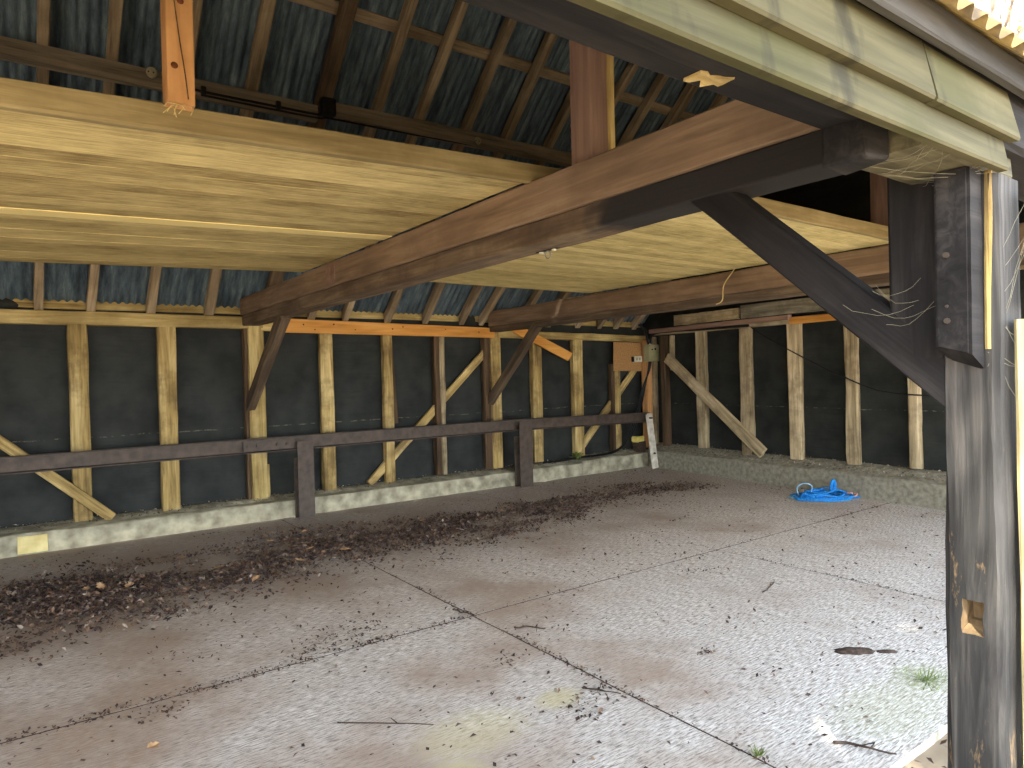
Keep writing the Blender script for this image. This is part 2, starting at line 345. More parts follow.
    h = N('Math', operation='MULTIPLY_ADD'); h.inputs[1].default_value = .22; lk(w.outputs[0], h.inputs[0]); lk(ns.outputs[0], h.inputs[2])
    bp = N('Bump'); bp.inputs['Strength'].default_value = .45; bp.inputs['Distance'].default_value = .008; lk(h.outputs[0], bp.inputs['Height']); lk(bp.outputs[0], b.inputs['Normal'])
    return m
FLOOR = floor_mat()
KERB = plain('rough_cast_concrete', (128, 124, 106), (188, 184, 160), scale=7, rough=.9, bump=.6, detail=10)
KERBR = plain('rough_pebbly_concrete', (122, 120, 106), (160, 156, 140), scale=18, rough=.95, bump=.5, detail=8)
GROUND = plain('dry_earth_outside', (118, 102, 84), (164, 148, 124), scale=2.5, rough=1, bump=.4, detail=10)

# ------------------------------------------------------------------ camera (frame 1024 x 768)
cam = D.cameras.new('camera'); co = D.objects.new('camera', cam); COL.objects.link(co)
cam.sensor_width = 36; cam.lens = 678.593 / 1024 * 36; cam.clip_start = .05
yaw, pit, rol = math.radians(35.9527), math.radians(-.72376), math.radians(-1.42637)
Fw = Vector((math.sin(yaw) * math.cos(pit), math.cos(yaw) * math.cos(pit), math.sin(pit)))
Rt = Vector((math.cos(yaw), -math.sin(yaw), 0)); Up = Rt.cross(Fw)
R2 = Rt * math.cos(rol) + Up * math.sin(rol); U2 = -Rt * math.sin(rol) + Up * math.cos(rol)
M = Matrix((R2, U2, -Fw)).transposed().to_4x4(); M.translation = (-8.611, -7.835, 1.6)
co.matrix_world = M
SC.camera = co

# ------------------------------------------------------------------ the setting
X0, X1 = -16.0, .3           # the bays modelled; unseen left bays added to let in more light
# floor: slab with open dirty joints between its pours
bm = bmesh.new()
xs = [X0 - .2, -6.2, -3.6, 1.0]; ys = [-6.52, -4.0, .7]
for i in range(3):
    for j in range(2):
        g = .007
        n = 26
        xa, xb, ya, yb = xs[i] + g, xs[i + 1] - g, ys[j] + (g if j else 0), ys[j + 1] - g
        # wandering edges
        top = []
        def edge(p, q):
            for k in range(n):
                t = k / n; v = Vector(p).lerp(Vector(q), t)
                nz = noise.noise_vector(v * 3 + Vector((i * .13, j * .17, 0))) * .006
                top.append(bm.verts.new((v.x + nz.x, v.y + nz.y, 0)))
        edge((xa, ya, 0), (xb, ya, 0)); edge((xb, ya, 0), (xb, yb, 0)); edge((xb, yb, 0), (xa, yb, 0)); edge((xa, yb, 0), (xa, ya, 0))
        f = bm.faces.new(top)
        ex = bmesh.ops.extrude_face_region(bm, geom=[f])
        for v in ex['geom']:
            if isinstance(v, bmesh.types.BMVert): v.co.z -= .11
nf0 = len(bm.faces)
for xj in xs[1:3]: box(bm, (xj - .012, ys[0], -.09), (xj + .012, ys[2], -.003))
box(bm, (xs[0], ys[1] - .012, -.09), (xs[3], ys[1] + .012, -.0012))
bm.faces.ensure_lookup_table()
for f in bm.faces[nf0:]: f.material_index = 1
floor = link('floor', bm, [FLOOR, DIRT]); floor['kind'] = 'structure'
floor['label'] = 'tamped grey concrete slab floor with dirt-filled joints'

bm = bmesh.new()
bmesh.ops.create_grid(bm, x_segments=60, y_segments=60, size=30)
for v in bm.verts:
    v.co.x -= 5; v.co.y -= 5
    d = max(0, -6.8 - v.co.y)
    v.co.z = -.04 + noise.noise(v.co * .8) * .015
o = link('ground', bm, GROUND); o['kind'] = 'structure'

# walls: black membrane, gently slack between the studs
def wall_grid(name, w, h, nx, nz, mtx, mat, profile=None):
    bm = bmesh.new()
    vs = {}
    for i in range(nx + 1):
        for k in range(nz + 1):
            x = w * i / nx
            hh = profile(x) if profile else h
            z = hh * k / nz
            y = noise.noise(Vector((x * 1.3, z * 2.2, 3))) * .018 + noise.noise(Vector((x * 5, z * 6, 8))) * .006
            if abs(z - 1.05) < .05: y -= .006
            vs[i, k] = bm.verts.new((x, y, z))
    for i in range(nx):
        for k in range(nz): bm.faces.new((vs[i, k], vs[i + 1, k], vs[i + 1, k + 1], vs[i, k + 1]))
    back = bmesh.ops.extrude_face_region(bm, geom=bm.faces[:])
    for v in back['geom']:
        if isinstance(v, bmesh.types.BMVert): v.co.y += .06
    o = link(name, bm, mat, smooth=True); o.matrix_world = mtx; o['kind'] = 'structure'
    return o
wall_grid('wall_back', X1 - X0 + .1, 2.5, 160, 26, Matrix.Translation((X0, .46, 0)), MEMB)
# right gable wall, a few degrees off square. local x runs from the back corner towards the front
ang = math.atan2(-1, -.09)
mr = Matrix.Translation((.27 + .045, .5, 0)) @ Matrix.Rotation(ang, 4, 'Z')
def gable(x):
    y = .5 - x
    return max(.3, min(2.55 + .93 * (.43 - y), 2.45 + .985 * (y + 7.2)))
wall_grid('wall_right', 7.72, 0, 80, 40, mr, MEMB, gable)

ml = Matrix.Translation((X0, -7.05, 0)) @ Matrix.Rotation(math.pi / 2, 4, 'Z')  # unseen end wall, added to keep the sun out on the left
wall_grid('wall_left', 7.5, 0, 60, 20, ml, MEMB, lambda x: max(.3, min(2.55 + .93 * (.43 - (x - 7.05)), 2.45 + .985 * (x - 7.05 + 7.2))))

# concrete kerbs
def kerb(name, prof, L, mtx, mat, n):
    bm = bmesh.new(); rings = []
    for i in range(n + 1):
        x = L * i / n; r = []
        for k, (y, z) in enumerate(prof):
            nz = noise.noise_vector(Vector((x * 2.3, k * 2.7, 1.7))) * .012 + noise.noise_vector(Vector((x * 9, k * 2.7, 4.7))) * .005
            r.append(bm.verts.new((x, y + nz.x, z + (nz.y if z > .05 else 0))))
        rings.append(r)
    for a, b in zip(rings, rings[1:]):
        for k in range(len(prof) - 1): bm.faces.new((a[k], b[k], b[k + 1], a[k + 1]))
    bm.faces.new(rings[0]); bm.faces.new(rings[-1][::-1])
    o = link(name, bm, mat); o.matrix_world = mtx; o['kind'] = 'structure'; return o
kerb('trim_1', [(.0, -.02), (.0, .1), (.004, .19), (.03, .2), (.12, .205), (.2, .225), (.34, .235), (.34, -.02)], 14.55, Matrix.Translation((X0, .15, 0)), KERB, 200)
kerb('trim_2', [(.0, -.02), (.0, .12), (.0, .27), (.02, .285), (.12, .32), (.2, .36), (.3, .39), (.34, -.02)], 7.3, Matrix.Translation((.0, .2, 0)) @ Matrix.Rotation(ang, 4, 'Z'), KERBR, 110)
kerb('trim_3', [(.0, -.02), (.0, .1), (.002, .225), (.03, .24), (.12, .245), (.2, .26), (.34, .28), (.34, -.02)], 1.7, Matrix.Translation((-1.5, .14, 0)), KERB, 30)

# ------------------------------------------------------------------ roof
Z0, SL = 2.40, .93
def zu(y): return Z0 + SL * (.33 - y)          # underside of the back rafters
RY = -3.46
def corrugated(name, xa, xb, yz0, yz1, mat, lam=.0762, amp=.0095, label=None):
    bm = bmesh.new(); n = int((xb - xa) / lam * 8)
    (y0, z0), (y1, z1) = yz0, yz1
    nrm = Vector((0, -(z1 - z0), (y1 - y0))).normalized()
    if nrm.z < 0: nrm = -nrm
    cols = []
    m = 10
    for i in range(n + 1):
        x = xa + (xb - xa) * i / n; a = amp * math.sin(2 * math.pi * (x - xa) / lam)
        col = []
        for k in range(m + 1):
            t = k / m
            s = .004 * noise.noise(Vector((x * .9, t * 5, 2)))
            col.append(bm.verts.new(Vector((x, y0 + (y1 - y0) * t, z0 + (z1 - z0) * t)) + nrm * (a + s)))
        cols.append(col)
    for a, b in zip(cols, cols[1:]):
        for k in range(m): bm.faces.new((a[k], b[k], b[k + 1], a[k + 1]))
    r = bmesh.ops.extrude_face_region(bm, geom=bm.faces[:])
    for v in r['geom']:
        if isinstance(v, bmesh.types.BMVert): v.co += nrm * .003
    return link(name, bm, mat, smooth=True)
o = corrugated('ceiling', X0 - .1, X1 + .15, (.72, zu(.72) + .185), (RY, zu(RY) + .185), CORR); o['kind'] = 'structure'
o['label'] = 'dark corrugated sheets on the back roof slope'
o = corrugated('roof_sheet', X0 - .1, X1 + .15, (-7.235, 2.362), (RY, zu(RY) + .19), [CORRF], amp=.0125)
tag(o, 'lichen-yellowed corrugated roof sheeting with wavy edge at the open front eaves', 'roof')

RAFT = [  # x at the foot, x at the top, width, foot is cut at plate
    (-8.97, -8.97, .06), (-8.44, -8.35, .075), (-7.995, -7.89, .08), (-7.447, -7.36, .085), (-6.86, -6.86, .10),
    (-6.22, -6.2, .13), (-5.68, -5.66, .09), (-5.24, -5.16, .08), (-4.65, -4.62, .09), (-4.09, -4.12, .09),
    (-3.5, -3.5, .09), (-3.165, -2.82, .085), (-2.46, -2.4, .09), (-1.92, -1.88, .12), (-1.31, -1.31, .11), (-.83, -.83, .09), (-.45, -.45, .11), (-.02, -.02, .10)]
RL = ['cut-off rafter at the left edge of the photo, left of the first full rafter',
      'first rafter from the left, rising over the leftmost wall stud',
      'second rafter from the left, short of the orange hanging post',
      'third rafter from the left, just right of the orange hanging post',
      'fourth rafter from the left, between the orange hanging post and the dark truss rafter',
      'broad dark truss rafter above the back end of the long tie beam',
      'first rafter right of the broad dark truss rafter',
      'second rafter right of the broad dark truss rafter',
      'third rafter right of the broad dark truss rafter, at the right round junction box',
      'fourth rafter right of the broad dark truss rafter, left of the reddish queen post',
      'rafter whose upper end is just left of the reddish queen post',
      'slanting rafter whose upper end is just right of the reddish queen post',
      'second rafter right of the reddish queen post',
      'third rafter right of the reddish queen post, by the eaves beam',
      'rafter foot above the chipboard bay, left of the three beside the corner',
      'rafter foot above the left edge of the chipboard panel',
      'rafter foot above the middle of the chipboard panel',
      'last rafter foot in the back right corner above the grey fuse box']
for (xa, xb, w), lb in zip(RAFT, RL):
    ya, yb = .40, RY + .02
    p0 = Vector((xa, ya, zu(ya) + .068)); p1 = Vector((xb, yb, zu(yb) + .068))
    timber('rafter', p0, p1, w, .10, W_TIELOW if w == .13 else W_RAFT, lb, 'rafter', 'rafters of the back roof slope', jit=.005, ch=.008, seg=24, shear0=.9)
timber('ridge_board', (X0, RY, zu(RY) - .02), (X1 - .12, RY, zu(RY) - .02), .035, .2, W_RAFT, 'ridge board along the top where both roof slopes meet', 'beam')
# purlin under the rafters, two lengths meeting at the truss
def purl(xa, xb, ya, yb, lb):
    timber('purlin', (xa, ya, zu(ya) - .075), (xb, yb, zu(yb) - .075), .09, .145, W_PURL, lb, 'purlin', up=(0, 0, 1), jit=.006)
purl(X0, -6.28, -1.585, -1.585, 'long purlin under the rafters left of the dark truss rafter, behind the orange hanging post')
purl(-6.16, .2, -1.635, -1.68, 'purlin under the rafters right of the dark truss rafter, carrying black cable')
# tiling battens on top of the rafters
for y, lb in ((-.62, 'lower sheeting batten across the rafter backs near the wall plate'), (-2.14, 'sheeting batten seen between the rafters above the purlin'), (-2.98, 'uppermost sheeting batten near the ridge')):
    timber('batten', (X0, y, zu(y) + .157), (X1, y, zu(y) + .157), .11, .034, W_RAFT, lb, 'batten', 'sheeting battens', up=(0, SL, 1), jit=.003)
timber('eaves_board', (X0, .46, 2.45), (X1 - .1, .46, 2.43), .022, .095, W_PLATE, 'pale yellow eaves board behind the rafter feet along the back wall', 'board')

# ------------------------------------------------------------------ back wall frame
YS = .33
timber('wall_plate', (X0, .385, 2.315), (-6.44, .385, 2.288), .11, .137, W_PLATE, 'pale wall plate on top of the studs, left of the long tie beam', 'beam', jit=.006)
timber('wall_plate', (-6.3, .385, 2.26), (-2.95, .385, 2.235), .11, .12, W_PLATE, 'wall plate hidden behind the bright orange plank', 'beam', jit=.006)
timber('wall_plate', (-2.9, .385, 2.215), (.2, .385, 2.175), .11, .11, W_PLATE, 'wall plate above the chipboard panel up to the back right corner', 'beam', jit=.006)

def stud(xa, xb, z0, z1, lb, mat=W_STUD, y=YS, d=.1, name='wall_stud', grp='wall studs', lean=0, jit=.007):
    xm = (xa + xb) / 2; w = xb - xa
    return timber(name, (xm, y + d / 2, z0), (xm + lean, y + d / 2, z1), d, w, mat, lb, 'stud' if 'stud' in name else 'post', grp, up=(1, 0, 0), jit=jit, ch=.012)
stud(-8.205, -8.035, .225, 2.255, 'leftmost weathered wall stud, crossed by the left diagonal brace')
stud(-7.395, -7.215, .225, 2.245, 'second weathered wall stud from the left, clear of any brace')
stud(-6.455, -6.27, .225, 2.3, 'broad yellow main post under the back end of the long tie beam', W_PLATE, d=.13, name='main_post', grp='main posts of the back wall', jit=.005)
stud(-6.50, -6.452, .225, 2.28, 'narrow dark strip against the left side of the broad yellow main post', W_DARK, y=YS + .02, name='side_strip', grp='side strips')
stud(-6.272, -6.245, .225, .62, 'short pale packing strip at the foot of the broad yellow main post', W_PLATE, y=YS + .02, name='packing_strip', grp='side strips')
stud(-5.595, -5.43, .23, 2.2, 'first wall stud right of the broad yellow main post', W_STUD)
stud(-4.75, -4.62, .23, 2.2, 'wall stud near the middle of the bright orange plank, beside a thin leaning strip')
stud(-4.60, -4.535, 1.0, 2.18, 'thin dark strip leaning beside the stud under the orange plank', W_DARK, y=YS + .05, d=.04, name='leaning_strip', grp='side strips', lean=-.06)
stud(-3.985, -3.905, .25, 2.2, 'dark narrow stud crossed by the middle diagonal brace', W_DARK, d=.11)
stud(-3.895, -3.82, .25, 2.2, 'thin pale stud against the right side of the dark narrow stud', W_STUDR, y=YS + .01, d=.05)
stud(-3.045, -2.875, .25, 2.24, 'main post under the back end of the second tie beam', W_STUD, d=.13, name='main_post', grp='main posts of the back wall', jit=.005)
stud(-3.165, -3.05, .25, 2.2, 'dark plank against the left side of the second main post', W_DARK, y=YS + .02, name='side_strip', grp='side strips')
stud(-2.285, -2.11, .265, 2.16, 'first wall stud right of the second main post, behind the steel rail post')
stud(-1.465, -1.265, .28, 2.14, 'wall stud just left of the chipboard panel')
stud(-.63, -.56, .3, 1.75, 'dark half of the paired stud below the chipboard panel', W_DARK)
stud(-.555, -.43, .3, 1.75, 'pale half of the paired stud below the chipboard panel', W_STUD)
stud(.10, .2, .3, 2.15, 'orange-brown corner post below the grey fuse box', W_HANG, y=.2, d=.16, name='corner_post', grp='corner posts')
stud(.205, .29, .33, 2.2, 'grey corner post right of the grey fuse box', W_STUDR, y=.14, d=.1, name='corner_post', grp='corner posts')

def brace(p, q, w, d, mat, lb, grp='wall braces', up=(0, 1, 0), **k):
    return timber('brace', p, q, w, d, mat, lb, 'brace', grp, up=up, jit=.004, **k)
brace((-9.9, YS - .02, 2.15), (-7.87, YS - .02, .225), .105, .04, W_STUD, 'diagonal wall brace at the left edge, falling to the kerb')
brace((-4.97, YS + .07, .24), (-3.06, YS + .07, 2.0), .105, .05, W_STUD, 'middle diagonal brace rising right to the second main post', shear0=0)
brace((-1.4, YS + .07, .30), (.02, YS + .07, 1.7), .115, .05, W_STUD, 'diagonal brace rising right to the chipboard panel')

# dark knee braces under the tie ends at the back
timber('knee_brace', (-6.44, -.98, 2.27), (-6.44, .36, 1.33), .10, .13, W_TIELOW, 'dark knee brace from the long tie beam down to the broad yellow main post', 'brace', 'knee braces', jit=.004, shear1=-.4)
timber('knee_brace', (-3.06, -.80, 2.26), (-3.06, .36, 1.24), .09, .12, W_TIELOW, 'dark knee brace from the second tie beam down to the second main post', 'brace', 'knee braces', jit=.004, shear1=-.4)

def knotted_plank(name, p, q, w, d, mat, lb, knots, up=(0, 1, 0), cut=.0):
    o = timber(name, p, q, w, d, mat, lb, 'plank', up=up, jit=.0015, ch=.002, seg=12)
    return o
# orange planks
def plank(name, corners, y, th, mat, lb):
    bm = bmesh.new()
    f = bm.faces.new([bm.verts.new((x - corners[0][0], 0, z - corners[0][1])) for x, z in corners])
    r = bmesh.ops.extrude_face_region(bm, geom=[f])
    for v in r['geom']:
        if isinstance(v, bmesh.types.BMVert): v.co.y += th
    es = bm.edges[:]
    bmesh.ops.bevel(bm, geom=es, offset=.003, segments=1, affect='EDGES')
    o = link(name, bm, mat); o.location = (corners[0][0], y, corners[0][1])
    return tag(o, lb, 'plank')
def knots(o, pts, r=.011):
    for (x, z) in pts:
        bm = bmesh.new()
        bmesh.ops.create_cone(bm, cap_ends=True, segments=10, radius1=r * random.uniform(.8, 1.4), radius2=r * .5, depth=.004, matrix=Matrix.Rotation(math.pi / 2, 4, 'X'))
        k = link('knot', bm, KNOT); k.parent = o; k.location = (x, -.0012, z)
KNOT = plain('dark_knot', (70, 36, 14), (110, 60, 26), scale=30)
o = plank('orange_plank', [(-6.035, 2.178), (-3.012, 2.152), (-3.008, 2.294), (-5.985, 2.345)], YS - .05, .04, W_NEW, 'long bright orange new plank fixed across the stud tops between the two tie beams')
knots(o, [(.22, .10), (.36, .04), (.6, .11), (.88, .05), (1.4, .07), (1.55, .10), (2.2, .08), (2.75, .05)])
o = plank('orange_plank', [(-1.655, 1.805), (-1.555, 1.925), (-2.455, 2.288), (-2.76, 2.262)], YS - .09, .03, W_NEW, 'short orange offcut plank hanging aslant right of the second main post')

# chipboard, electrics
o = plank('chipboard_panel', [(-.605, 1.632), (.06, 1.62), (.06, 2.105), (-.59, 2.115)], YS - .022, .018, CHIP, 'square brown chipboard panel fixed beside the grey fuse box')
fb = empty('fuse_box', (0, .07, 1.78)); tag(fb, 'grey-green steel fuse box on the corner post', 'fuse box')
bm = bmesh.new(); box(bm, (.0, 0.012, 0), (.255, .13, .285), .006); link('casing', bm, BOXG, fb)
bm = bmesh.new(); box(bm, (.006, 0, .05), (.249, .012, .279), .004); link('cover', bm, BOXG, fb)
bm = bmesh.new(); box(bm, (.006, .002, .004), (.249, .012, .044), .003); link('lower_cover', bm, BOXG, fb)
for x in (.055, .13):
    bm = bmesh.new(); box(bm, (x, -.012, .19), (x + .028, .002, .225 if x > .1 else .21), .003); link('switch', bm, BLACKC, fb)
bm = bmesh.new(); cyl(bm, (.09, .06, .285), (.09, .06, .31), .02); link('cable_gland', bm, SOCK, fb)
so = empty('wall_socket', (-.15, .27, 1.775)); tag(so, 'white double wall socket between chipboard panel and fuse box', 'socket')
bm = bmesh.new(); box(bm, (0, 0, 0), (.19, .035, .1), .006); link('socket_plate', bm, SOCK, so)
for x in (.04, .11):
    bm = bmesh.new(); box(bm, (x, -.004, .03), (x + .035, .002, .075), .002); link('switch', bm, PALEGREY, so)
bm = bmesh.new(); box(bm, (-.045, .006, .005), (0, .03, .09), .004); link('plug_side', bm, BLACKC, so)

def cable(name, lists, r, lb, mat=BLACKC, cat='cable', k=6):
    bm = bmesh.new()
    for l in lists: tube(bm, spline(l, k), r, 8)
    return tag(link(name, bm, mat, smooth=True), lb, cat)
cb = []
for i in range(3):
    e = i * .022
    cb.append([(.10 + e, .17, 1.78), (.09 + e * .6, .19, 1.62), (.06 - e, .24, 1.36), (-.04 - e * 2, .25, 1.02), (-.22 - e * 2, .24, .64), (-.44 - e, .24, .40), (-.8, .22 + e, .285), (-1.45, .22 + e, .272), (-2.0 - e * 4, .24 + e, .252)])
cable('electric_cable', cb, .014, 'bundle of black cables dropping from the fuse box along the kerb')
cable('electric_cable', [[(.06, .14, 2.07), (.03, .15, 2.2), (-.05, .12, 2.33), (-.15, .16, 2.40)], [(.09, .13, 2.07), (.10, .06, 2.24), (.085, -.4, 2.26), (.02, -1.1, 2.245), (-.06, -1.9, 2.235)]], .02, 'thick black cable leaving the top of the fuse box along the right wall')
o = empty('yellow_block', (-.2, .22, .41)); tag(o, 'small bright yellow foam block beside the white end post', 'block')
bm = bmesh.new(); box(bm, (0, 0, 0), (.20, .12, .10), .02)
for v in bm.verts: v.co += noise.noise_vector(v.co * 12) * .02
link('foam', bm, YEL, o)
o2 = bmesh.new(); box(o2, (-.16, .2, .24), (.02, .36, .42), .015)
for v in o2.verts: v.co += noise.noise_vector(v.co * 9) * .02
tag(link('rubble_lump', o2, DIRT), 'dark lump on the kerb under the yellow foam block', 'rubble')

# ------------------------------------------------------------------ steel rail in front of the back wall
rail = empty('steel_rail', (0, 0, 0)); tag(rail, 'rusty brown steel channel rail running along the back kerb', 'rail')
def channel(xa, za, xb, zb, par, nm):
    m, L = frame((xa, .03, za), (xb, .03, zb))
    bm = bmesh.new(); h, d, t = .165, .065, .009
    # local y points to -... choose channel open to the front
    s = 1 if (m.to_3x3() @ Vector((0, 1, 0))).y < 0 else -1
    sec = [(-.5 * d, -h / 2), (.5 * d, -h / 2), (.5 * d, -h / 2 + t), (-.5 * d + t, -h / 2 + t * 2), (-.5 * d + t, h / 2 - t * 2), (.5 * d, h / 2 - t), (.5 * d, h / 2), (-.5 * d, h / 2)]
    n = max(2, int(L / .3)); rings = []
    for i in range(n + 1):
        rings.append([bm.verts.new((L * i / n, s * a, b)) for a, b in sec])
    for a, b in zip(rings, rings[1:]):
        for k in range(8): bm.faces.new((a[k], b[k], b[(k + 1) % 8], a[(k + 1) % 8]))
    bm.faces.new(rings[0]); bm.faces.new(rings[-1][::-1])
    o = link(nm, bm, RUST, par); o.matrix_world = m; return o
channel(X0, .872, -6.52, .881, rail, 'channel')
channel(-6.515, .881, -2.86, .886, rail, 'channel')
channel(-2.855, .886, -.1, .845, rail, 'channel')
bm = bmesh.new(); box(bm, (-6.62, .012, .825), (-6.05, .022, .935)); link('fish_plate', bm, RUST, rail)
for x in (-6.57, -6.47, -6.25, -6.14):
    bm = bmesh.new(); cyl(bm, (x, .014, .88), (x, -.012, .88), .018, 6); link('bolt', bm, RUST, rail)
def rail_post(xa, xb, z1, y, lb, yt=None):
    o = empty('rail_post', ((xa + xb) / 2, y, 0)); tag(o, lb, 'post', 'steel posts of the rail')
    w = xb - xa
    bm = bmesh.new(); box(bm, (-w / 2, 0, 0), (w / 2, .012, z1), .002); link('front_flange', bm, RUST, o)
    bm = bmesh.new(); box(bm, (-.006, .012, 0), (.006, .13, z1 - .05)); link('web', bm, RUST, o)
    bm = bmesh.new(); box(bm, (-w / 2, .13, 0), (w / 2, .142, z1 - .2)); link('back_flange', bm, RUST, o)
    return o
rail_post(-6.045, -5.855, .90, -.06, 'brown steel rail post by the broad yellow main post')
rail_post(-2.88, -2.655, .92, -.09, 'brown steel rail post by the second main post')
wp = empty('end_post', (-.1, -.1, 0)); tag(wp, 'white-painted leaning steel post at the right end of the rail', 'post')
m, L = frame((-.10, -.1, 0), (-.185, -.06, .905), up=(0, 1, 0))
bm = bmesh.new(); box(bm, (0, -.075, -.005), (L, .075, .008), .003); box(bm, (0, .06, .0), (L, .075, .1), .003)
q = link('angle_iron', bm, WHITEP); adopt(q, wp, m)
for z_, x_ in ((.84, -.18), (.25, -.12)):
    bm = bmesh.new(); cyl(bm, (x_, -.125, z_), (x_, -.06, z_), .016, 6); q = link('bolt', bm, RUST); adopt(q, wp)

# ------------------------------------------------------------------ tie beams
def tie(xl, zb, y0, y1, names, mat_low, dz=0, hl=.112, hu=.195, w=.19):
    lo = timber('tie_beam', (xl + w / 2, y0, zb + hl / 2), (xl + w / 2, y1, zb + hl / 2 + dz), w, hl, mat_low, names[0], 'beam', jit=.003, ch=.006, seg=40)
    up_ = timber('upper_beam', (xl + w / 2 - .012, y0 - .02, zb + hl + hu / 2), (xl + w / 2 - .012, y1, zb + hl + hu / 2 + dz), w + .02, hu, W_TIE, names[1], 'beam', jit=.004, ch=.008, seg=40)
    return lo, up_
lo, up_ = tie(-6.52, 2.25, .30, -6.98, ('long lower tie beam with black tarred outer end, carrying the reddish brown beam', 'reddish brown beam lying on the long lower tie beam, under the left queen post'), W_TIETAR)
tie(-3.10, 2.235, .30, -6.98, ('second lower tie beam, above the chipboard bay', 'brown beam lying on the second tie beam, under the right queen post'), W_TIELOW, dz=.02, hl=.08, hu=.21)
tie(-9.95, 2.2, .30, -6.98, ('lower tie beam beyond the left edge of the photo', 'upper beam beyond the left edge of the photo'), W_TIELOW)
# split ends / joint plates at the back of the first tie
bm = bmesh.new(); box(bm, (-6.55, -2.6, 2.37), (-6.538, -2.42, 2.53), .003)
tag(link('timber_patch', bm, W_RED), 'small reddish timber patch let into the side of the reddish brown beam', 'patch')
hk = empty('hook', (-6.36, -5.08, 2.256)); tag(hk, 'small black bracket with hanging ring under the long tie beam', 'hook')
bm = bmesh.new(); box(bm, (-.014, -.085, -.010), (.014, .085, .0), .002); link('bracket', bm, BLACKC, hk)
bm = bmesh.new(); tube(bm, [Vector((0, .02 * math.sin(a), -.03 + .02 * math.cos(a))) for a in [2 * math.pi * k / 16 for k in range(17)]], .0035, 6); link('ring', bm, STEEL, hk, smooth=True)
for y in (-.05, .055):
    bm = bmesh.new(); cyl(bm, (0, y, -.018), (0, y, -.006), .012, 8); link('bolt', bm, SOCK, hk)

# ------------------------------------------------------------------ loft floors
def board_mat(name, tones, stain):
    m, nt, b, N, lk = nodes(name)
    at = N('Attribute', attribute_name='tone', attribute_type='GEOMETRY')
    tc = N('TexCoord'); cv = N('CombineXYZ'); lk(at.outputs['Fac'], cv.inputs[1])
    ma = N('VectorMath', operation='MULTIPLY_ADD'); ma.inputs[1].default_value = (40, 50, 0); lk(cv.outputs[0], ma.inputs[0]); lk(tc.outputs['Object'], ma.inputs[2])
    mp = N('Mapping'); mp.inputs['Scale'].default_value = (4, 62, 6); lk(ma.outputs[0], mp.inputs[0])
    n = N('TexNoise'); n.inputs['Scale'].default_value = 1.3; n.inputs['Detail'].default_value = 7; n.inputs['Roughness'].default_value = .66; n.inputs['Distortion'].default_value = .5; lk(mp.outputs[0], n.inputs[0])
    n2 = N('TexNoise'); n2.inputs['Scale'].default_value = 3.2; n2.inputs['Detail'].default_value = 7; n2.inputs['Roughness'].default_value = .65; lk(ma.outputs[0], n2.inputs[0])
    a = N('Math', operation='MULTIPLY_ADD'); a.inputs[1].default_value = .62; lk(n.outputs[0], a.inputs[0])
    t2 = N('MapRange'); t2.clamp = False; t2.inputs[3].default_value = .0; t2.inputs[4].default_value = .2; lk(at.outputs['Fac'], t2.inputs[0]); 
    t3 = N('Math', operation='MULTIPLY_ADD'); t3.inputs[1].default_value = .42; lk(n2.outputs[0], t3.inputs[0]); lk(t2.outputs[0], t3.inputs[2]); lk(t3.outputs[0], a.inputs[2])
    r = ramp(N, [(.42, tones[0]), (.55, tones[1]), (.68, tones[2]), (.84, tones[3])]); lk(a.outputs[0], r.inputs[0])
    lk(r.outputs[0], b.inputs['Base Color']); b.inputs['Roughness'].default_value = .8; b.inputs['Specular IOR Level'].default_value = .2
    bp = N('Bump'); bp.inputs['Strength'].default_value = .2; bp.inputs['Distance'].default_value = .01; lk(n.outputs[0], bp.inputs['Height']); lk(bp.outputs[0], b.inputs['Normal'])
    return m
BOARD1 = board_mat('loft_boards_wood', [(130, 110, 72), (178, 160, 110), (210, 192, 136), (240, 222, 156)], None)
BOARD2 = board_mat('greenish_loft_boards_wood', [(142, 128, 84), (186, 170, 116), (214, 198, 142), (236, 220, 162)], None)
def loft(name, xa, xb, yf, yr, za, zb, bw, mat, lb, joist=True, bright=None, gap=.0):
    root = empty(name, (xa, yf, za)); tag(root, lb, 'loft floor')
    ry = math.atan2(-(zb - za), xb - xa)
    root.rotation_euler = (0, ry, 0)
    L = math.hypot(xb - xa, zb - za)
    bm = bmesh.new(); lay = bm.faces.layers.float.new('tone')
    y = .0; i = 0
    while y < yr - yf - .02:
        w = min(bw * random.uniform(.88, 1.12), yr - yf - y)
        tone = random.random() ** 1.2 * .8
        dz = random.uniform(-.0012, .0012)
        if bright and abs((y + w / 2) - bright) < bw * .55: tone = 1.7; dz = -.004
        x = 0
        cuts = [0, L]
        for p, q in zip(cuts, cuts[1:]):
            nf = len(bm.faces)
            vs = box(bm, (p + .001, y + .0006, dz), (q - .001, y + w - .0006, .024 + dz))
            t = max(0, tone + random.uniform(-.1, .1))
            bm.faces.ensure_lookup_table()
            for f in bm.faces[nf:]: f[lay] = t
        y += w; i += 1
    link('boards', bm, mat, root)
    if joist:
        o = link('edge_joist', timber_bm(L + (.5 if xa < -9 else 0), .045, .095, jit=.003), W_JOIST, root); o.location = (0, -.025, .04)
    return root
loft('loft_floor', -9.85, -6.55, -5.13, -1.9, 2.452, 2.56, .135, BOARD1, 'boarded loft floor of the left bay, seen from below beside the orange hanging post', bright=1.55)
loft('loft_floor', -6.32, -3.12, -5.36, -1.86, 2.556, 2.55, .13, BOARD2, 'boarded loft floor of the middle bay between the two tie beams')
loft('loft_floor', -2.9, -.3, -5.36, -1.2, 2.55, 2.55, .13, BOARD2, 'boarded loft floor of the right bay above the right wall beam')

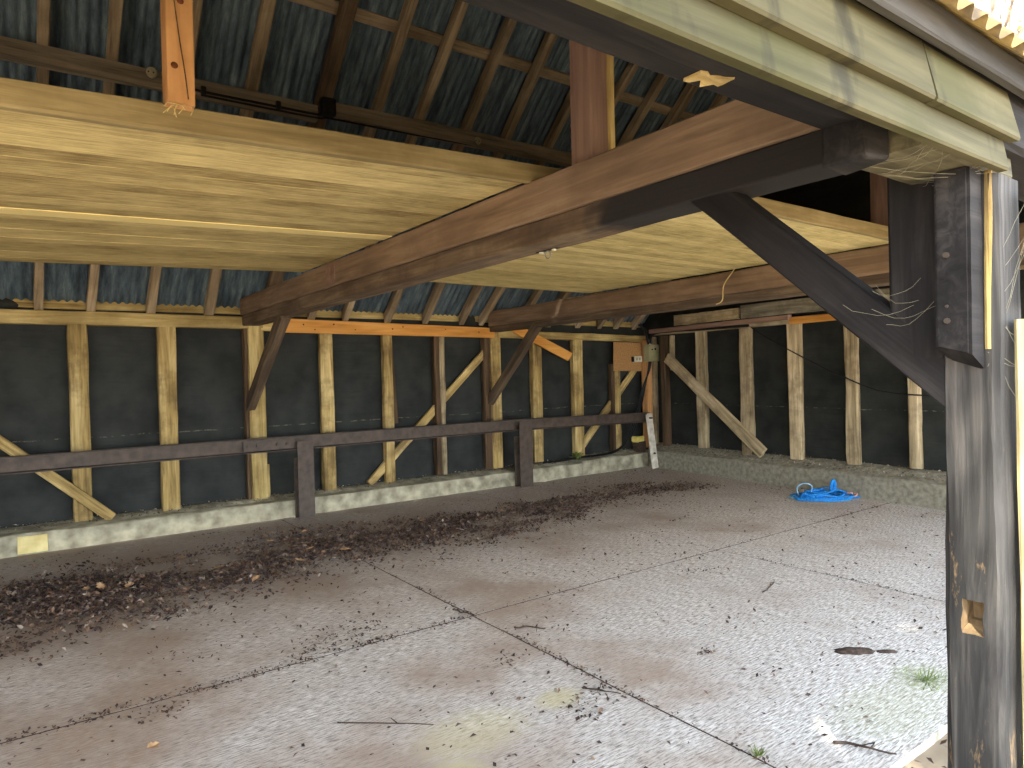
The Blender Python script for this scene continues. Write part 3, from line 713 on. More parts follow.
# queen posts and the hanging post
timber('queen_post', (-6.405, -5.465, 2.55), (-6.405, -5.465, 4.07), .14, .115, W_RED, 'reddish queen post standing on the reddish brown beam, left of the two', 'post', 'queen posts', up=(1, 0, 0), jit=.003)
timber('queen_side_plank', (-6.33, -5.525, 2.55), (-6.33, -5.53, 4.0), .03, .05, W_PLATE, 'waney pale plank against the right edge of the left queen post', 'plank', up=(1, 0, 0), jit=.007)
timber('queen_post', (-3.0, -5.2, 2.55), (-3.0, -5.2, 4.32), .155, .11, W_RED, 'reddish queen post on the second tie beam, just left of the black front post', 'post', 'queen posts', up=(1, 0, 0), jit=.003)
hp = empty('hanging_post', (-8.125, -5.19, 2.578)); tag(hp, 'new orange softwood post hanging from the roof onto the loft edge', 'post')
m, L = frame((-8.125, -5.19, 2.58), (-8.118, -5.19, 4.3), up=(1, 0, 0))
o = link('post', timber_bm(L, .10, .088, jit=.0015, ch=.003), W_HANG); adopt(o, hp, m)
bm = bmesh.new(); tube(bm, spline([(-.028, -.0505, .9), (-.02, -.051, .45), (-.004, -.0512, .25), (.012, -.0512, .12), (.022, -.051, .02)], 5), .0022, 5); link('crack', bm, W_DARK, hp)
for z, x in ((.13, -.02), (.36, .005)):
    bm = bmesh.new(); bmesh.ops.create_cone(bm, cap_ends=True, segments=12, radius1=.012, radius2=.006, depth=.004, matrix=Matrix.Rotation(math.pi / 2, 4, 'X')); o = link('knot', bm, KNOT, hp); o.location = (x, -.052, z)
bm = bmesh.new()
for k in range(9):
    a = Vector((random.uniform(-.035, .045), -.052, -.005)); b_ = a + Vector((random.uniform(-.05, .05), -.02, -random.uniform(.02, .055)))
    tube(bm, [a, a.lerp(b_, .5) + Vector((random.uniform(-.01, .01), -.008, .004)), b_], .0016, 5)
link('straw_wisps', bm, STRAW, hp)

# cable run and fittings under the purlin
yc = -1.62
pc = [(-7.62, yc + .02, 4.115), (-7.3, yc - .02, 4.075), (-6.8, yc - .02, 4.078), (-6.3, yc - .02, 4.085), (-6.15, yc - .03, 4.10), (-5.5, yc - .03, 4.11), (-4.5, yc - .03, 4.135), (-3.8, yc - .05, 4.14), (-3.0, yc - .06, 4.15), (-1.5, yc - .06, 4.15)]
cr = empty('cable_run', pc[1]); tag(cr, 'twin black cable clipped along the underside of the purlin', 'cable')
bm = bmesh.new(); tube(bm, spline([Vector(p) - Vector(pc[1]) for p in pc], 5), .012, 8); tube(bm, spline([Vector(p) - Vector(pc[1]) + Vector((0, -.005, -.034)) for p in pc[1:]], 5), .010, 8)
link('cable', bm, BLACKC, cr, smooth=True)
for x in (-7.28, -6.65, -5.85, -5.25, -4.1, -3.45):
    bm = bmesh.new(); z = 4.1 + (x + 6.5) * .018
    box(bm, (x - .02 - pc[1][0], -.02, z - .035 - pc[1][2]), (x + .02 - pc[1][0], .03, z + .03 - pc[1][2]), .004); link('clip', bm, BLACKC, cr)
def jbox(x, y, z, r, lb):
    o = empty('junction_box', (x, y, z)); tag(o, lb, 'junction box', 'round junction boxes on the purlin')
    bm = bmesh.new(); cyl(bm, (0, 0, 0), (-.02, -.05, -.01), r, 20); es = [e for e in bm.edges if len(e.link_faces) == 2 and abs(e.calc_face_angle(0)) > 1]; bmesh.ops.bevel(bm, geom=es, offset=.006, segments=2, affect='EDGES'); link('body', bm, PALEGREY, o, smooth=False)
    for s in (-1, 1):
        bm = bmesh.new(); c = Vector((-.0215, -.0535, -.011)) + Vector((s * r * .45, 0, 0)); cyl(bm, c, c + Vector((-.002, -.004, 0)), .006, 8); link('screw', bm, BLACKC, o)
jbox(-7.66, yc - .02, 4.135, .042, 'pale round junction box on the purlin, left of the orange hanging post')
jbox(-4.52, yc - .03, 4.15, .042, 'pale round junction box on the purlin, above the front edge of the left loft')
bm = bmesh.new(); box(bm, (-6.27, -1.73, 4.07), (-6.13, -1.63, 4.24), .025)
tag(link('cable_box', bm, BLACKC), 'black cable box where the purlin meets the dark truss rafter', 'junction box')

# ------------------------------------------------------------------ right wall frame
def rp(y, off): return .09 * y + off                         # x on the right wall
RS = [(-.83, -1.02, .41, 2.24, 'first stud of the right wall from the corner, crossed by the diagonal brace', W_STUDR),
      (-1.70, -1.90, .38, 2.22, 'second stud of the right wall from the corner, at the foot of its brace', W_STUDR),
      (-2.515, -2.715, .39, 2.21, 'third stud of the right wall from the corner, under the end of the orange board', W_STUDR),
      (-3.35, -3.515, .40, 2.2, 'fourth stud of the right wall from the corner, left of the black front brace foot', W_STUDR),
      (-4.13, -4.26, .43, 2.2, 'fifth stud of the right wall, partly hidden by the black front brace', W_STUDR)]
for ya, yb, z0, z1, lb, mt in RS:
    ym = (ya + yb) / 2
    timber('wall_stud', (rp(ym, .20), ym, z0 - .03), (rp(ym, .20), ym + .01, z1), abs(yb - ya) * .92, .1, mt, lb, 'stud', 'wall studs', up=(1, .09, 0), jit=.009, ch=.014)
for ym, lb in ((-5.1, 'stud of the right wall hidden behind the black front post'), (-6.0, 'last stud of the right wall, hidden behind the black front post')):
    pass
timber('corner_strip', (.165, -.14, .36), (.15, -.13, 2.2), .10, .12, W_DARK, 'dark upright strip in the corner at the start of the right wall', 'post', up=(1, 0, 0))
timber('corner_strip', (.19, -.265, 1.62), (.19, -.265, 2.2), .05, .09, W_STUDR, 'short pale upright strip above the head of the right wall brace', 'post', up=(1, 0, 0))
m0 = Vector((rp(-.22, .13), -.22, 1.83)); m1 = Vector((rp(-2.1, .13), -2.1, .40))
timber('brace', m0, m1, .06, .17, W_STUDR, 'diagonal brace of the right wall falling from the corner to its second stud', 'brace', 'wall braces', up=(0, 0, 1), jit=.006)
# right wall plate, red beam, new board
timber('wall_plate', (rp(.1, .18), .1, 2.265), (rp(-4.6, .18), -4.6, 2.245), .1, .09, W_STUDR, 'wall plate along the top of the right wall studs', 'beam')
timber('red_beam', (rp(.1, .07), .1, 2.285), (rp(-2.62, .07), -2.62, 2.295), .09, .065, W_RED, 'reddish beam along the right wall above its first studs', 'beam', jit=.004)
o = timber('orange_board', (rp(-2.6, .10), -2.6, 2.245), (rp(-5.0, .10), -5.0, 2.245), .03, .095, W_NEW, 'orange new board on the right wall, partly hidden by the black front brace', 'plank', jit=.0015)
timber('gable_stud', (.18, -2.93, 2.4), (.18, -2.93, 5.4), .13, .1, W_RED, 'upright stud in the dark right gable above the loft floor', 'stud', jit=.004, up=(1, 0, 0))
timber('gable_board', (rp(-1.9, .02), -1.85, 2.43), (rp(-4.3, .02), -4.3, 2.42), .03, .19, W_GREY, 'grey weathered board under the right loft edge above the right wall', 'plank', jit=.004)
timber('gable_board', (rp(-.5, .03), -.5, 2.42), (rp(-1.8, .03), -1.8, 2.42), .03, .15, W_STUDR, 'greyish rotten board above the reddish beam of the right wall, nearest the corner', 'plank', jit=.014)
# slack wire and string
wpts = [(rp(-2.0, .05), -2.0, 2.20), (rp(-2.28, .03), -2.28, 2.03), (rp(-3.18, .03), -3.18, 1.57), (rp(-3.32, .03), -3.32, 1.515), (rp(-3.83, .03), -3.83, 1.315), (rp(-4.35, .03), -4.35, 1.26), (rp(-5.2, .05), -5.2, 1.25)]
cable('wire', [wpts], .009, 'slack black wire sagging across the right wall studs', cat='wire')
cable('string', [[(-3.15, -4.0, 2.66), (-3.16, -3.91, 2.54), (-3.155, -3.79, 2.41), (-3.15, -3.765, 2.27), (-3.16, -3.70, 2.235)]], .005, 'pale frayed string hanging in front of the second tie beam', STRAW, 'string')

# ------------------------------------------------------------------ front: post, brace, plate, fascia
FY = -7.118
fp = empty('front_post', (-6.36, -7.045, 0)); tag(fp, 'thick black tarred front post with a mortice hole, right of the slab', 'post')
m, L = frame((-6.36, -7.045, -.08), (-6.36, -7.045, 2.12), up=(1, 0, 0))
bm = timber_bm(L, .145, .18, jit=.006, ch=.016, seg=34)
po = link('post', bm, W_POST); po.matrix_basis = m
cut = bmesh.new(); box(cut, (-6.5, -7.073, .832), (-6.372, -7.018, .932))
bmesh.ops.subdivide_edges(cut, edges=cut.edges[:], cuts=5, use_grid_fill=True)
for v in cut.verts:
    v.co += noise.noise_vector(v.co * 30) * .007
    if v.co.x > -6.46: v.co.z += (v.co.x + 6.46) * .35
cu = link('cutter', cut, HOLEW)
md = po.modifiers.new('hole', 'BOOLEAN'); md.object = cu; md.operation = 'DIFFERENCE'; md.solver = 'EXACT'; md.material_mode = 'TRANSFER'
dg = bpy.context.evaluated_depsgraph_get()
me = D.meshes.new_from_object(po.evaluated_get(dg)); po.modifiers.clear(); po.data = me
D.objects.remove(cu)
adopt(po, fp)
# jowl: the post head thickens inwards
jm, jl = frame((-6.36, -6.905, 1.62), (-6.36, -6.905, 2.27), up=(1, 0, 0))
bm = timber_bm(jl, .145, .176, jit=.003, ch=.006, seg=12)
jo = link('jowl', bm, W_TAR); adopt(jo, fp, jm)
# front brace
timber('front_brace', (-6.455, -6.16, 2.305), (-6.388, -7.04, 1.496), .10, .125, W_TAR, 'black tarred brace from the front post up to the long tie beam', 'brace', jit=.004, ch=.007)
# cobwebbed block on the post
bl = bmesh.new()
sec = [(-6.545, -6.997), (-6.545, -7.086), (-6.452, -7.086), (-6.452, -6.997)]
lo_ = [bl.verts.new((x, y, 1.655 - (.0 if x < -6.5 else .05) + random.uniform(-.01, .01) - (.025 if y < -7.05 else 0))) for x, y in sec]
hi_ = [bl.verts.new((x, y, 2.13)) for x, y in sec]
for k in range(4): bl.faces.new((lo_[k], lo_[(k + 1) % 4], hi_[(k + 1) % 4], hi_[k]))
bl.faces.new(lo_[::-1]); bl.faces.new(hi_)
bmesh.ops.bevel(bl, geom=[e for e in bl.edges if abs(e.verts[0].co.z - e.verts[1].co.z) > .3], offset=.008, segments=2, affect='EDGES')
bmesh.ops.subdivide_edges(bl, edges=[e for e in bl.edges if abs(e.verts[0].co.z - e.verts[1].co.z) > .3], cuts=8, use_grid_fill=True)
for v in bl.verts: v.co += noise.noise_vector(v.co * 7) * .003
blo = empty('stub_timber', (-6.5, -7.04, 1.65)); tag(blo, 'sawn-off black stub of timber fixed upright to the side of the front post', 'timber')
q = link('stub', bl, W_TAR); adopt(q, blo)
q = timber('split_edge', (-6.447, -7.094, 1.64), (-6.447, -7.098, 2.13), .012, .02, W_STUD, 'pale split edge', up=(1, 0, 0), jit=.004, parent=None)
adopt(q, blo)
for z in (1.72, 1.76, 1.9):
    bm = bmesh.new(); cyl(bm, (-6.552, -7.03, z), (-6.544, -7.03, z), .008 if z != 1.76 else .004, 8); q = link('nail', bm, RUST); adopt(q, blo)

# front wall plate (dark underside) and bolster
timber('front_plate', (X0, -7.015, 2.275), (X1, -7.015, 2.285), .225, .165, W_TAR, 'dark eaves beam along the open front, behind the mossy fascia boards', 'beam', jit=.004, ch=.012, seg=60)
timber('bolster', (-6.83, -6.995, 2.165), (-6.24, -6.995, 2.17), .19, .065, W_BOL, 'cobwebbed grey bolster block under the eaves beam at the front post head', 'timber', jit=.004)
bm = bmesh.new(); box(bm, (-6.96, -7.02, 2.105), (-6.84, -6.905, 2.22), .012)
for v in bm.verts: v.co += noise.noise_vector(v.co * 17) * .014
tag(link('beam_end', bm, W_TAR), 'rough black timber end beside the grey bolster block', 'timber')
bm = bmesh.new(); box(bm, (-7.50, -6.97, 2.187), (-7.415, -6.93, 2.195))
bmesh.ops.subdivide_edges(bm, edges=bm.edges[:], cuts=4, use_grid_fill=True)
for v in bm.verts:
    t = (v.co.x + 7.50) / .085
    v.co.y += noise.noise(v.co * 40) * .02 - .015 * t * t; v.co.z += noise.noise(v.co * 26 + Vector((5, 5, 5))) * .005 + .004
tag(link('torn_splinter', bm, W_STUD), 'pale torn splinter on the lower edge of the eaves beam', 'splinter')

def fascia(xa, xb, z0, z1, y0, y1, lb, th=.022):
    """a weatherboard: upper edge tucked back, rounded lower edge"""
    bm = bmesh.new(); L = xb - xa; n = max(4, int(L / .12)); rings = []
    s = SEED[0] = SEED[0] + 1
    for i in range(n + 1):
        x = L * i / n
        a = noise.noise(Vector((x * 1.3, s, 0))) * .004
        pr = [(y0, z0), (y0 - .004, z0 + .006), (y0 - .002, z0 + .018), (y1, z1), (y1 + th * .6, z1), (y0 + th, z0)]
        rings.append([bm.verts.new((x, y + a * .6, z - z0 + a)) for y, z in pr])
    for a, b in zip(rings, rings[1:]):
        for k in range(6): bm.faces.new((a[k], b[k], b[(k + 1) % 6], a[(k + 1) % 6]))
    bm.faces.new(rings[0]); bm.faces.new(rings[-1][::-1])
    o = link('fascia_board', bm, W_FASC); o.location = (xa, 0, z0); return tag(o, lb, 'fascia board', 'fascia boards over the open front')
fascia(X0, -6.44, 2.117, 2.215, -7.142, -7.130, 'lower mossy fascia board over the open front')
fascia(X0, -6.918, 2.20, 2.343, -7.156, -7.132, 'upper mossy fascia board, longer length left of the butt joint')
fascia(-6.912, -6.405, 2.198, 2.338, -7.158, -7.133, 'upper mossy fascia board, short length right of the butt joint')
timber('eaves_batten', (X0, -7.165, 2.36), (X1, -7.165, 2.36), .03, .075, W_EAVE, 'dark eaves strip between the mossy fascia and the wavy roof edge', 'board', jit=.003, seg=50)
# right of the post: sunlit cover boards
timber('cover_board', (-6.335, -7.145, -.08), (-6.335, -7.145, 1.72), .02, .10, W_PALE, 'pale sunlit cover board on the outer face of the front post', 'board', jit=.004, up=(1, 0, 0))
timber('cover_board', (-6.30, -7.15, 1.76), (-6.29, -7.15, 2.08), .02, .06, W_GREY, 'short silvered board at the front post head by the right edge of the photo', 'board', jit=.006, up=(1, 0, 0))
# other front posts, beyond the right edge
for x in (-3.0, -.55, -9.85):
    timber('front_post_far', (x, -7.03, -.08), (x, -7.03, 2.2), .17, .18, W_TAR, None, None, up=(1, 0, 0), jit=.005)
OUT = [o for o in COL.objects if o.name.startswith('front_post_far')]
for o, lb in zip(OUT, ('black front post of the next bay, beyond the right edge of the photo', 'black front post at the right gable, beyond the right edge of the photo', 'black front post beyond the left edge of the photo')):
    o.name = 'front_post'; tag(o, lb, 'post')

# dusty cobwebs about the post head
bm = bmesh.new()
rw = random.Random(3)
def strand(a, b, sag, r=.0006):
    a, b = Vector(a), Vector(b); pts = []
    for k in range(7):
        t = k / 6; p = a.lerp(b, t); p.z -= sag * 4 * t * (1 - t); p += Vector((rw.uniform(-1, 1), rw.uniform(-1, 1), rw.uniform(-1, 1))) * .004
        pts.append(p)
    tube(bm, pts, r, 4)
for k in range(14):
    strand((-6.83 + rw.random() * .5, -7.10, 2.12 + rw.random() * .02), (-6.83 + rw.random() * .5, -6.92, 2.125 + rw.random() * .012), .012)
for k in range(5):
    strand((-6.52, -6.72 - rw.random() * .2, 1.86 - rw.random() * .14), (-6.46, -6.86 - rw.random() * .12, 1.76 + rw.random() * .1), .03)
for k in range(10):
    strand((-6.45, -7.09, 2.1 - rw.random() * .6), (-6.33, -7.16, 2.1 - rw.random() * .7), .02)
tag(link('cobwebs', bm, WEB), 'dusty cobweb strands around the head of the black front post', 'cobweb', kind='stuff')

# ------------------------------------------------------------------ things on the floor
# blue rope heap
rr = random.Random(11)
rope = empty('rope_heap', (-.66, -3.35, 0)); tag(rope, 'tangled heap of bright blue rope on the floor by the right kerb', 'rope')
def heap(seed, n, sx, sy, zmax, r, mat, nm):
    q = random.Random(seed); pts = []
    a = 0
    for i in range(n):
        a += q.uniform(.7, 1.6)
        f = q.uniform(.45, 1.0)
        pts.append((math.cos(a) * sx * f + q.uniform(-.05, .05), math.sin(a) * sy * f, r + q.random() * zmax * (1.15 - f)))
    b = bmesh.new(); tube(b, spline(pts, 6), r, 7); return link(nm, b, mat, rope, smooth=True)
# heap is longer across the picture: rotate the rope's own frame
rope.rotation_euler = (0, 0, math.radians(-36))
heap(5, 36, .38, .30, .12, .011, ROPE, 'rope_coil')
heap(8, 24, .36, .24, .16, .010, ROPE, 'rope_coil')
heap(9, 12, .46, .34, .04, .009, ROPE2, 'rope_coil')
bm = bmesh.new(); tube(bm, spline([(.12, .1, .05), (.13, .1, .16), (.15, .1, .2), (.17, .1, .15), (.16, .1, .05)], 6), .02, 7); link('rope_loop', bm, ROPE, rope, smooth=True)
bm = bmesh.new(); tube(bm, spline([(-.28, .1, .02), (-.30, .1, .12), (-.22, .1, .17), (-.12, .1, .14), (-.13, .1, .03)], 6), .007, 7); link('rope_loop', bm, ROPE2, rope, smooth=True)
bm = bmesh.new(); tube(bm, spline([(.3, -.1, .02), (.36, -.06, .05), (.33, .0, .05), (.27, -.02, .06), (.3, -.07, .07)], 6), .016, 7); link('frayed_end', bm, PINK, rope, smooth=True)

# leaf litter
def leaf(bm, c, s, up_, mi, rng):
    a = rng.uniform(0, 6.283); tilt = Vector((rng.gauss(0, .45), rng.gauss(0, .45), 1)).normalized()
    u = tilt.orthogonal().normalized(); u = Matrix.Rotation(a, 3, tilt) @ u; v = tilt.cross(u)
    l, w = s, s * rng.uniform(.35, .7); cu = rng.uniform(-.1, .5) * s
    P = [c - u * l * .5, c + v * w * .5 + tilt * cu * .5, c + u * l * .5 + tilt * cu * rng.uniform(-.5, 1), c - v * w * .5 + tilt * cu * .5]
    zmin = min(p.z for p in P)
    if zmin < .003: P = [p + Vector((0, 0, .003 - zmin)) for p in P]
    vs = [bm.verts.new(p) for p in P]
    f1 = bm.faces.new((vs[0], vs[1], vs[2])); f2 = bm.faces.new((vs[0], vs[2], vs[3]))
    f1.material_index = f2.material_index = mi
def drift_density(x, y):
    yc_ = -1.62 + .10 * math.sin(x * 1.7) + (.18 if x > -2.5 else 0)
    if x < -7.2: yc_ -= .1
    sg = .82 if x < -5.5 else (.66 if x < -3.5 else .42)
    d = math.exp(-((y - yc_) / sg) ** 2)
    nz = noise.noise(Vector((x * .9, y * 2.0, 5))) * .6 + noise.noise(Vector((x * 2.5, y * 4.5, 9))) * .5
    d = d * (1.0 + 1.9 * nz) - .10
    fade = 1 if x < -1.6 else max(0, 1 - (x + 1.6) / .9)
    return max(0, min(1, d)) * fade
rng = random.Random(21)
bm = bmesh.new(); cnt = 0; tries = 0
while cnt < 23000 and tries < 300000:
    tries += 1
    x = rng.uniform(-9.9, -.7); y = rng.uniform(-3.6, .05)
    d = drift_density(x, y)
    if rng.random() < d ** 1.35:
        leaf(bm, Vector((x, y, .004 + rng.random() * .035 * d)), rng.uniform(.018, .052), None, rng.choices((0, 1, 2, 3), (44, 22, 16, 18))[0], rng); cnt += 1
tag(link('leaf_litter', bm, DIRTLEAF), 'long drift of dark dead leaves along the back of the floor', 'dead leaves', kind='stuff')
bm = bmesh.new()
for k in range(9000):
    x = rng.uniform(-9.5, .0); y = rng.uniform(-6.4, -.1)
    if noise.noise(Vector((x * 1.1, y * 1.6, 31))) + noise.noise(Vector((x * 4, y * 6, 3))) * .6 < rng.uniform(-.25, .6): continue
    leaf(bm, Vector((x, y, .003)), rng.uniform(.010, .036), None, rng.choices((0, 1, 2, 3), (50, 25, 8, 17))[0], rng)
def joint_scatter(p, q, n, s=.016):
    for k in range(n):
        t = rng.random(); c = Vector(p).lerp(Vector(q), t) + Vector((rng.gauss(0, s), rng.gauss(0, s), .002))
        if noise.noise(c * 2.5) > rng.uniform(-.6, .4): leaf(bm, c, rng.uniform(.01, .026), None, rng.choices((0, 1, 3), (5, 2, 3))[0], rng)
joint_scatter((-9.4, -4.0, 0), (-6.2, -4.0, 0), 1100, .03)
joint_scatter((-6.2, -3.2, 0), (-6.2, -6.5, 0), 600)
joint_scatter((-3.6, -4.4, 0), (-3.6, -6.5, 0), 260, .012)
joint_scatter((-6.2, -4.0, 0), (-.5, -4.0, 0), 300, .02)
for cx, cy, n_, s_ in ((-7.0, -3.75, 130, .10), (-7.2, -3.9, 60, .06), (-8.1, -4.15, 60, .05), (-6.43, -4.7, 30, .04), (-6.36, -5.35, 50, .06), (-6.5, -5.45, 24, .03), (-4.3, -4.3, 26, .04), (-4.0, -3.9, 18, .03), (-5.5, -5.35, 22, .03)):
    for k in range(n_): leaf(bm, Vector((cx + rng.gauss(0, s_ * 1.8), cy + rng.gauss(0, s_), .004)), rng.uniform(.012, .03), None, rng.choices((0, 1, 3), (5, 2, 3))[0], rng)
tag(link('leaf_crumbs', bm, DIRTLEAF), 'scattered crumbs of dead leaf over the open concrete floor', 'dead leaves', kind='stuff')
bm = bmesh.new()
for k in range(260):
    x = rng.uniform(-9.4, -6.6); y = rng.uniform(-7.5, -6.6)
    if k > 120: x = rng.uniform(-6.1, -4.6); y = rng.uniform(-7.0, -6.56)
    leaf(bm, Vector((x, y, -.03)), rng.uniform(.02, .05), None, rng.choices((0, 1, 2), (3, 4, 2))[0], rng)
tag(link('leaf_scraps', bm, DIRTLEAF), 'brown leaf scraps on the earth outside the slab edge', 'dead leaves', kind='stuff')
CRUMB = [plain('pale_mortar_crumb', (150, 144, 126), (196, 190, 172), rough=.95), plain('brown_crumb', (80, 66, 54), (120, 102, 84), rough=.95)]
bm = bmesh.new()
for k in range(1500):
    x = rng.uniform(-9.5, .1); y = rng.uniform(.2, .44); leaf(bm, Vector((x, y, .218 + (y - .2) * .1 + (.05 if x > -1.5 else .012))), rng.uniform(.01, .035), None, rng.choices((0, 1), (2, 3))[0], rng)
for k in range(900):
    y = rng.uniform(-5.2, .2); o_ = rng.uniform(.04, .26); leaf(bm, Vector((.0 + .09 * y + o_, y, .29 + o_ * .42)), rng.uniform(.01, .04), None, rng.choices((0, 1), (3, 2))[0], rng)
tag(link('kerb_crumbs', bm, CRUMB), 'crumbs of mortar and dirt along the tops of the concrete kerbs', 'rubble', kind='stuff')
# paler single leaves
def pale_leaf():
    b = bmesh.new(); pts = []
    prof = [(0, -.5), (.2, -.32), (.12, -.22), (.34, -.05), (.2, .05), (.28, .22), (.12, .28), (0, .5), (-.12, .28), (-.28, .22), (-.2, .05), (-.34, -.05), (-.12, -.22), (-.2, -.32)]
    vs = [b.verts.new((x * .085, y * .085, abs(x) * .03 + .012 * abs(y) + .004)) for x, y in prof]
    c = b.verts.new((0, 0, .004))
    for k in range(len(vs)): b.faces.new((c, vs[k], vs[(k + 1) % len(vs)]))
    r = bmesh.ops.extrude_face_region(b, geom=b.faces[:])
    for v in r['geom']:
        if isinstance(v, bmesh.types.BMVert): v.co.z += .0012
    return link('dry_leaf', b, TAN)
LEAVES = [(-7.476, -1.159), (-7.29, -1.728), (-8.242, -1.675), (-8.144, -1.695), (-7.967, -1.814), (-7.14, -2.29), (-8.183, -4.479), (-6.474, -1.632), (-6.671, -1.062), (-6.238, -1.887), (-6.26, -.875), (-6.684, -1.976), (-5.769, -2.691), (-6.05, -1.3), (-5.1, -1.25)]
proto = pale_leaf()
for i, (x, y) in enumerate(LEAVES):
    o = proto if i == 0 else proto.copy()
    if i: COL.objects.link(o)
    o.location = (x, y, .035 if i not in (6, 12) else .002); o.rotation_euler = (rng.uniform(-.4, .4), rng.uniform(-.4, .4), rng.uniform(0, 6))
    s = rng.uniform(.8, 1.25); o.scale = (s, s, s)
    tag(o, 'pale tan dead leaf lying on the dark leaf drift', 'leaf', 'pale tan leaves on the drift')
    if i == 6: o['label'] = 'single tan leaf on bare concrete near the bottom left'; del o['group']
    if i == 12: o['label'] = 'single yellowish leaf on bare concrete below the middle of the leaf drift'; del o['group']
# twigs
TW = [((-6.12, -4.36), (-5.98, -4.50), .006, 'dark hooked twig lying across the floor joint'), ((-7.46, -4.80), (-7.12, -5.10), .004, 'long thin pale brown twig on the floor at the bottom left'),
      ((-5.86, -6.30), (-5.74, -6.50), .007, 'dark stick near the slab edge left of the front post'), ((-6.34, -5.25), (-6.24, -5.42), .005, 'short dark twig beside the lower end of the floor joint'),
      ((-6.26, -3.84), (-6.2, -4.02), .007, 'dark twig lying at the crossing of the floor joints'), ((-4.35, -4.95), (-4.05, -4.85), .004, 'thin brown twig on the bare concrete right of the middle')]
for (a, b, r, lb) in TW:
    A = Vector((a[0], a[1], r)); B = Vector((b[0], b[1], r)); pts = []
    for k in range(6):
        t = k / 5; p = A.lerp(B, t) + Vector((rng.uniform(-1, 1), rng.uniform(-1, 1), 0)) * .018 * (1 if 0 < k < 5 else 0); p.z = r + abs(rng.gauss(0, .004)); pts.append(p)
    root = empty('twig', A); tag(root, lb, 'twig', 'twigs on the floor')
    bm = bmesh.new(); tube(bm, spline([p - A for p in pts], 4), r, 6, r * .5); link('stem', bm, TWIG, root, smooth=True)
    bm = bmesh.new(); q0 = pts[3] - A; tube(bm, [q0, q0 + Vector((rng.uniform(-.05, .05), rng.uniform(-.05, .05), .012)), q0 + Vector((rng.uniform(-.08, .08), rng.uniform(-.08, .08), .006))], r * .6, 5, r * .3); link('side_shoot', bm, TWIG, root, smooth=True)
# two low dirt mounds
def mound(cx, cy, rx, ry, h, rot, lb):
    b = bmesh.new(); n, m_ = 28, 7; rings = []
    for j in range(m_):
        f = 1 - j / m_; ring = []
        for k in range(n):
            a = 2 * math.pi * k / n; e = 1 + .22 * noise.noise(Vector((math.cos(a) * 2, math.sin(a) * 2, cx)))
            ring.append(b.verts.new((math.cos(a) * rx * f * e, math.sin(a) * ry * f * e, h * (1 - f * f) * (1 + .4 * noise.noise(Vector((k, j, 0)))) + .001)))
        rings.append(ring)
    for a_, b_ in zip(rings, rings[1:]):
        for k in range(n): b.faces.new((a_[k], a_[(k + 1) % n], b_[(k + 1) % n], b_[k]))
    b.faces.new(rings[-1]); b.faces.new(rings[0][::-1])
    o = link('dirt_mound', b, DIRT, smooth=True); o.location = (cx, cy, 0); o.rotation_euler.z = rot; tag(o, lb, 'dirt')
mound(-4.85, -5.87, .115, .052, .018, math.radians(-36), 'larger flat dark dirt mound on the bare floor left of the front post')
mound(-4.72, -5.985, .06, .026, .01, math.radians(-36), 'smaller flat dark dirt mound beside the larger one near the front post')
# tufts
def tuft(cx, cy, z, n, h, spread, lb, nm='grass_tuft'):
    b = bmesh.new(); root_ = b.verts.new((0, 0, .0015))
    for k in range(n):
        a = rng.uniform(0, 6.28); r = spread * rng.random(); p = Vector((math.cos(a) * r, math.sin(a) * r, 0))
        d = Vector((math.cos(a), math.sin(a), 0)) * rng.uniform(.2, .9) * h; hh = h * rng.uniform(.5, 1)
        s = Vector((-math.sin(a), math.cos(a), 0)) * h * .07
        v = [b.verts.new(q) for q in (p - s, p + s, p + d * .5 + s * .8 + Vector((0, 0, hh * .7)), p + d * .5 - s * .8 + Vector((0, 0, hh * .7)), p + d + Vector((0, 0, hh)))]
        b.faces.new(v[:4]); b.faces.new((v[3], v[2], v[4])); b.faces.new((root_, v[1], v[0]))
    o = link(nm, b, GREEN); o.location = (cx, cy, z); tag(o, lb, 'plant')
tuft(-4.93, -6.28, 0, 70, .026, .13, 'low green tuft growing on the slab beside the front post')
tuft(-1.51, .24, .265, 60, .12, .06, 'small green weed growing on the back kerb below the chipboard brace', 'weed')
tuft(-6.18, -6.15, 0, 24, .03, .03, 'tiny green sprout in the floor joint at the bottom of the photo', 'weed')
# pale yellow patch on the kerb front (a mark with its own outline)
o = plank('kerb_patch', [(-8.672, .015), (-8.43, .015), (-8.432, .178), (-8.67, .182)], .132, .012, PALEYEL, 'pale yellow rectangular patch on the front of the back kerb at the left')
o['category'] = 'patch'

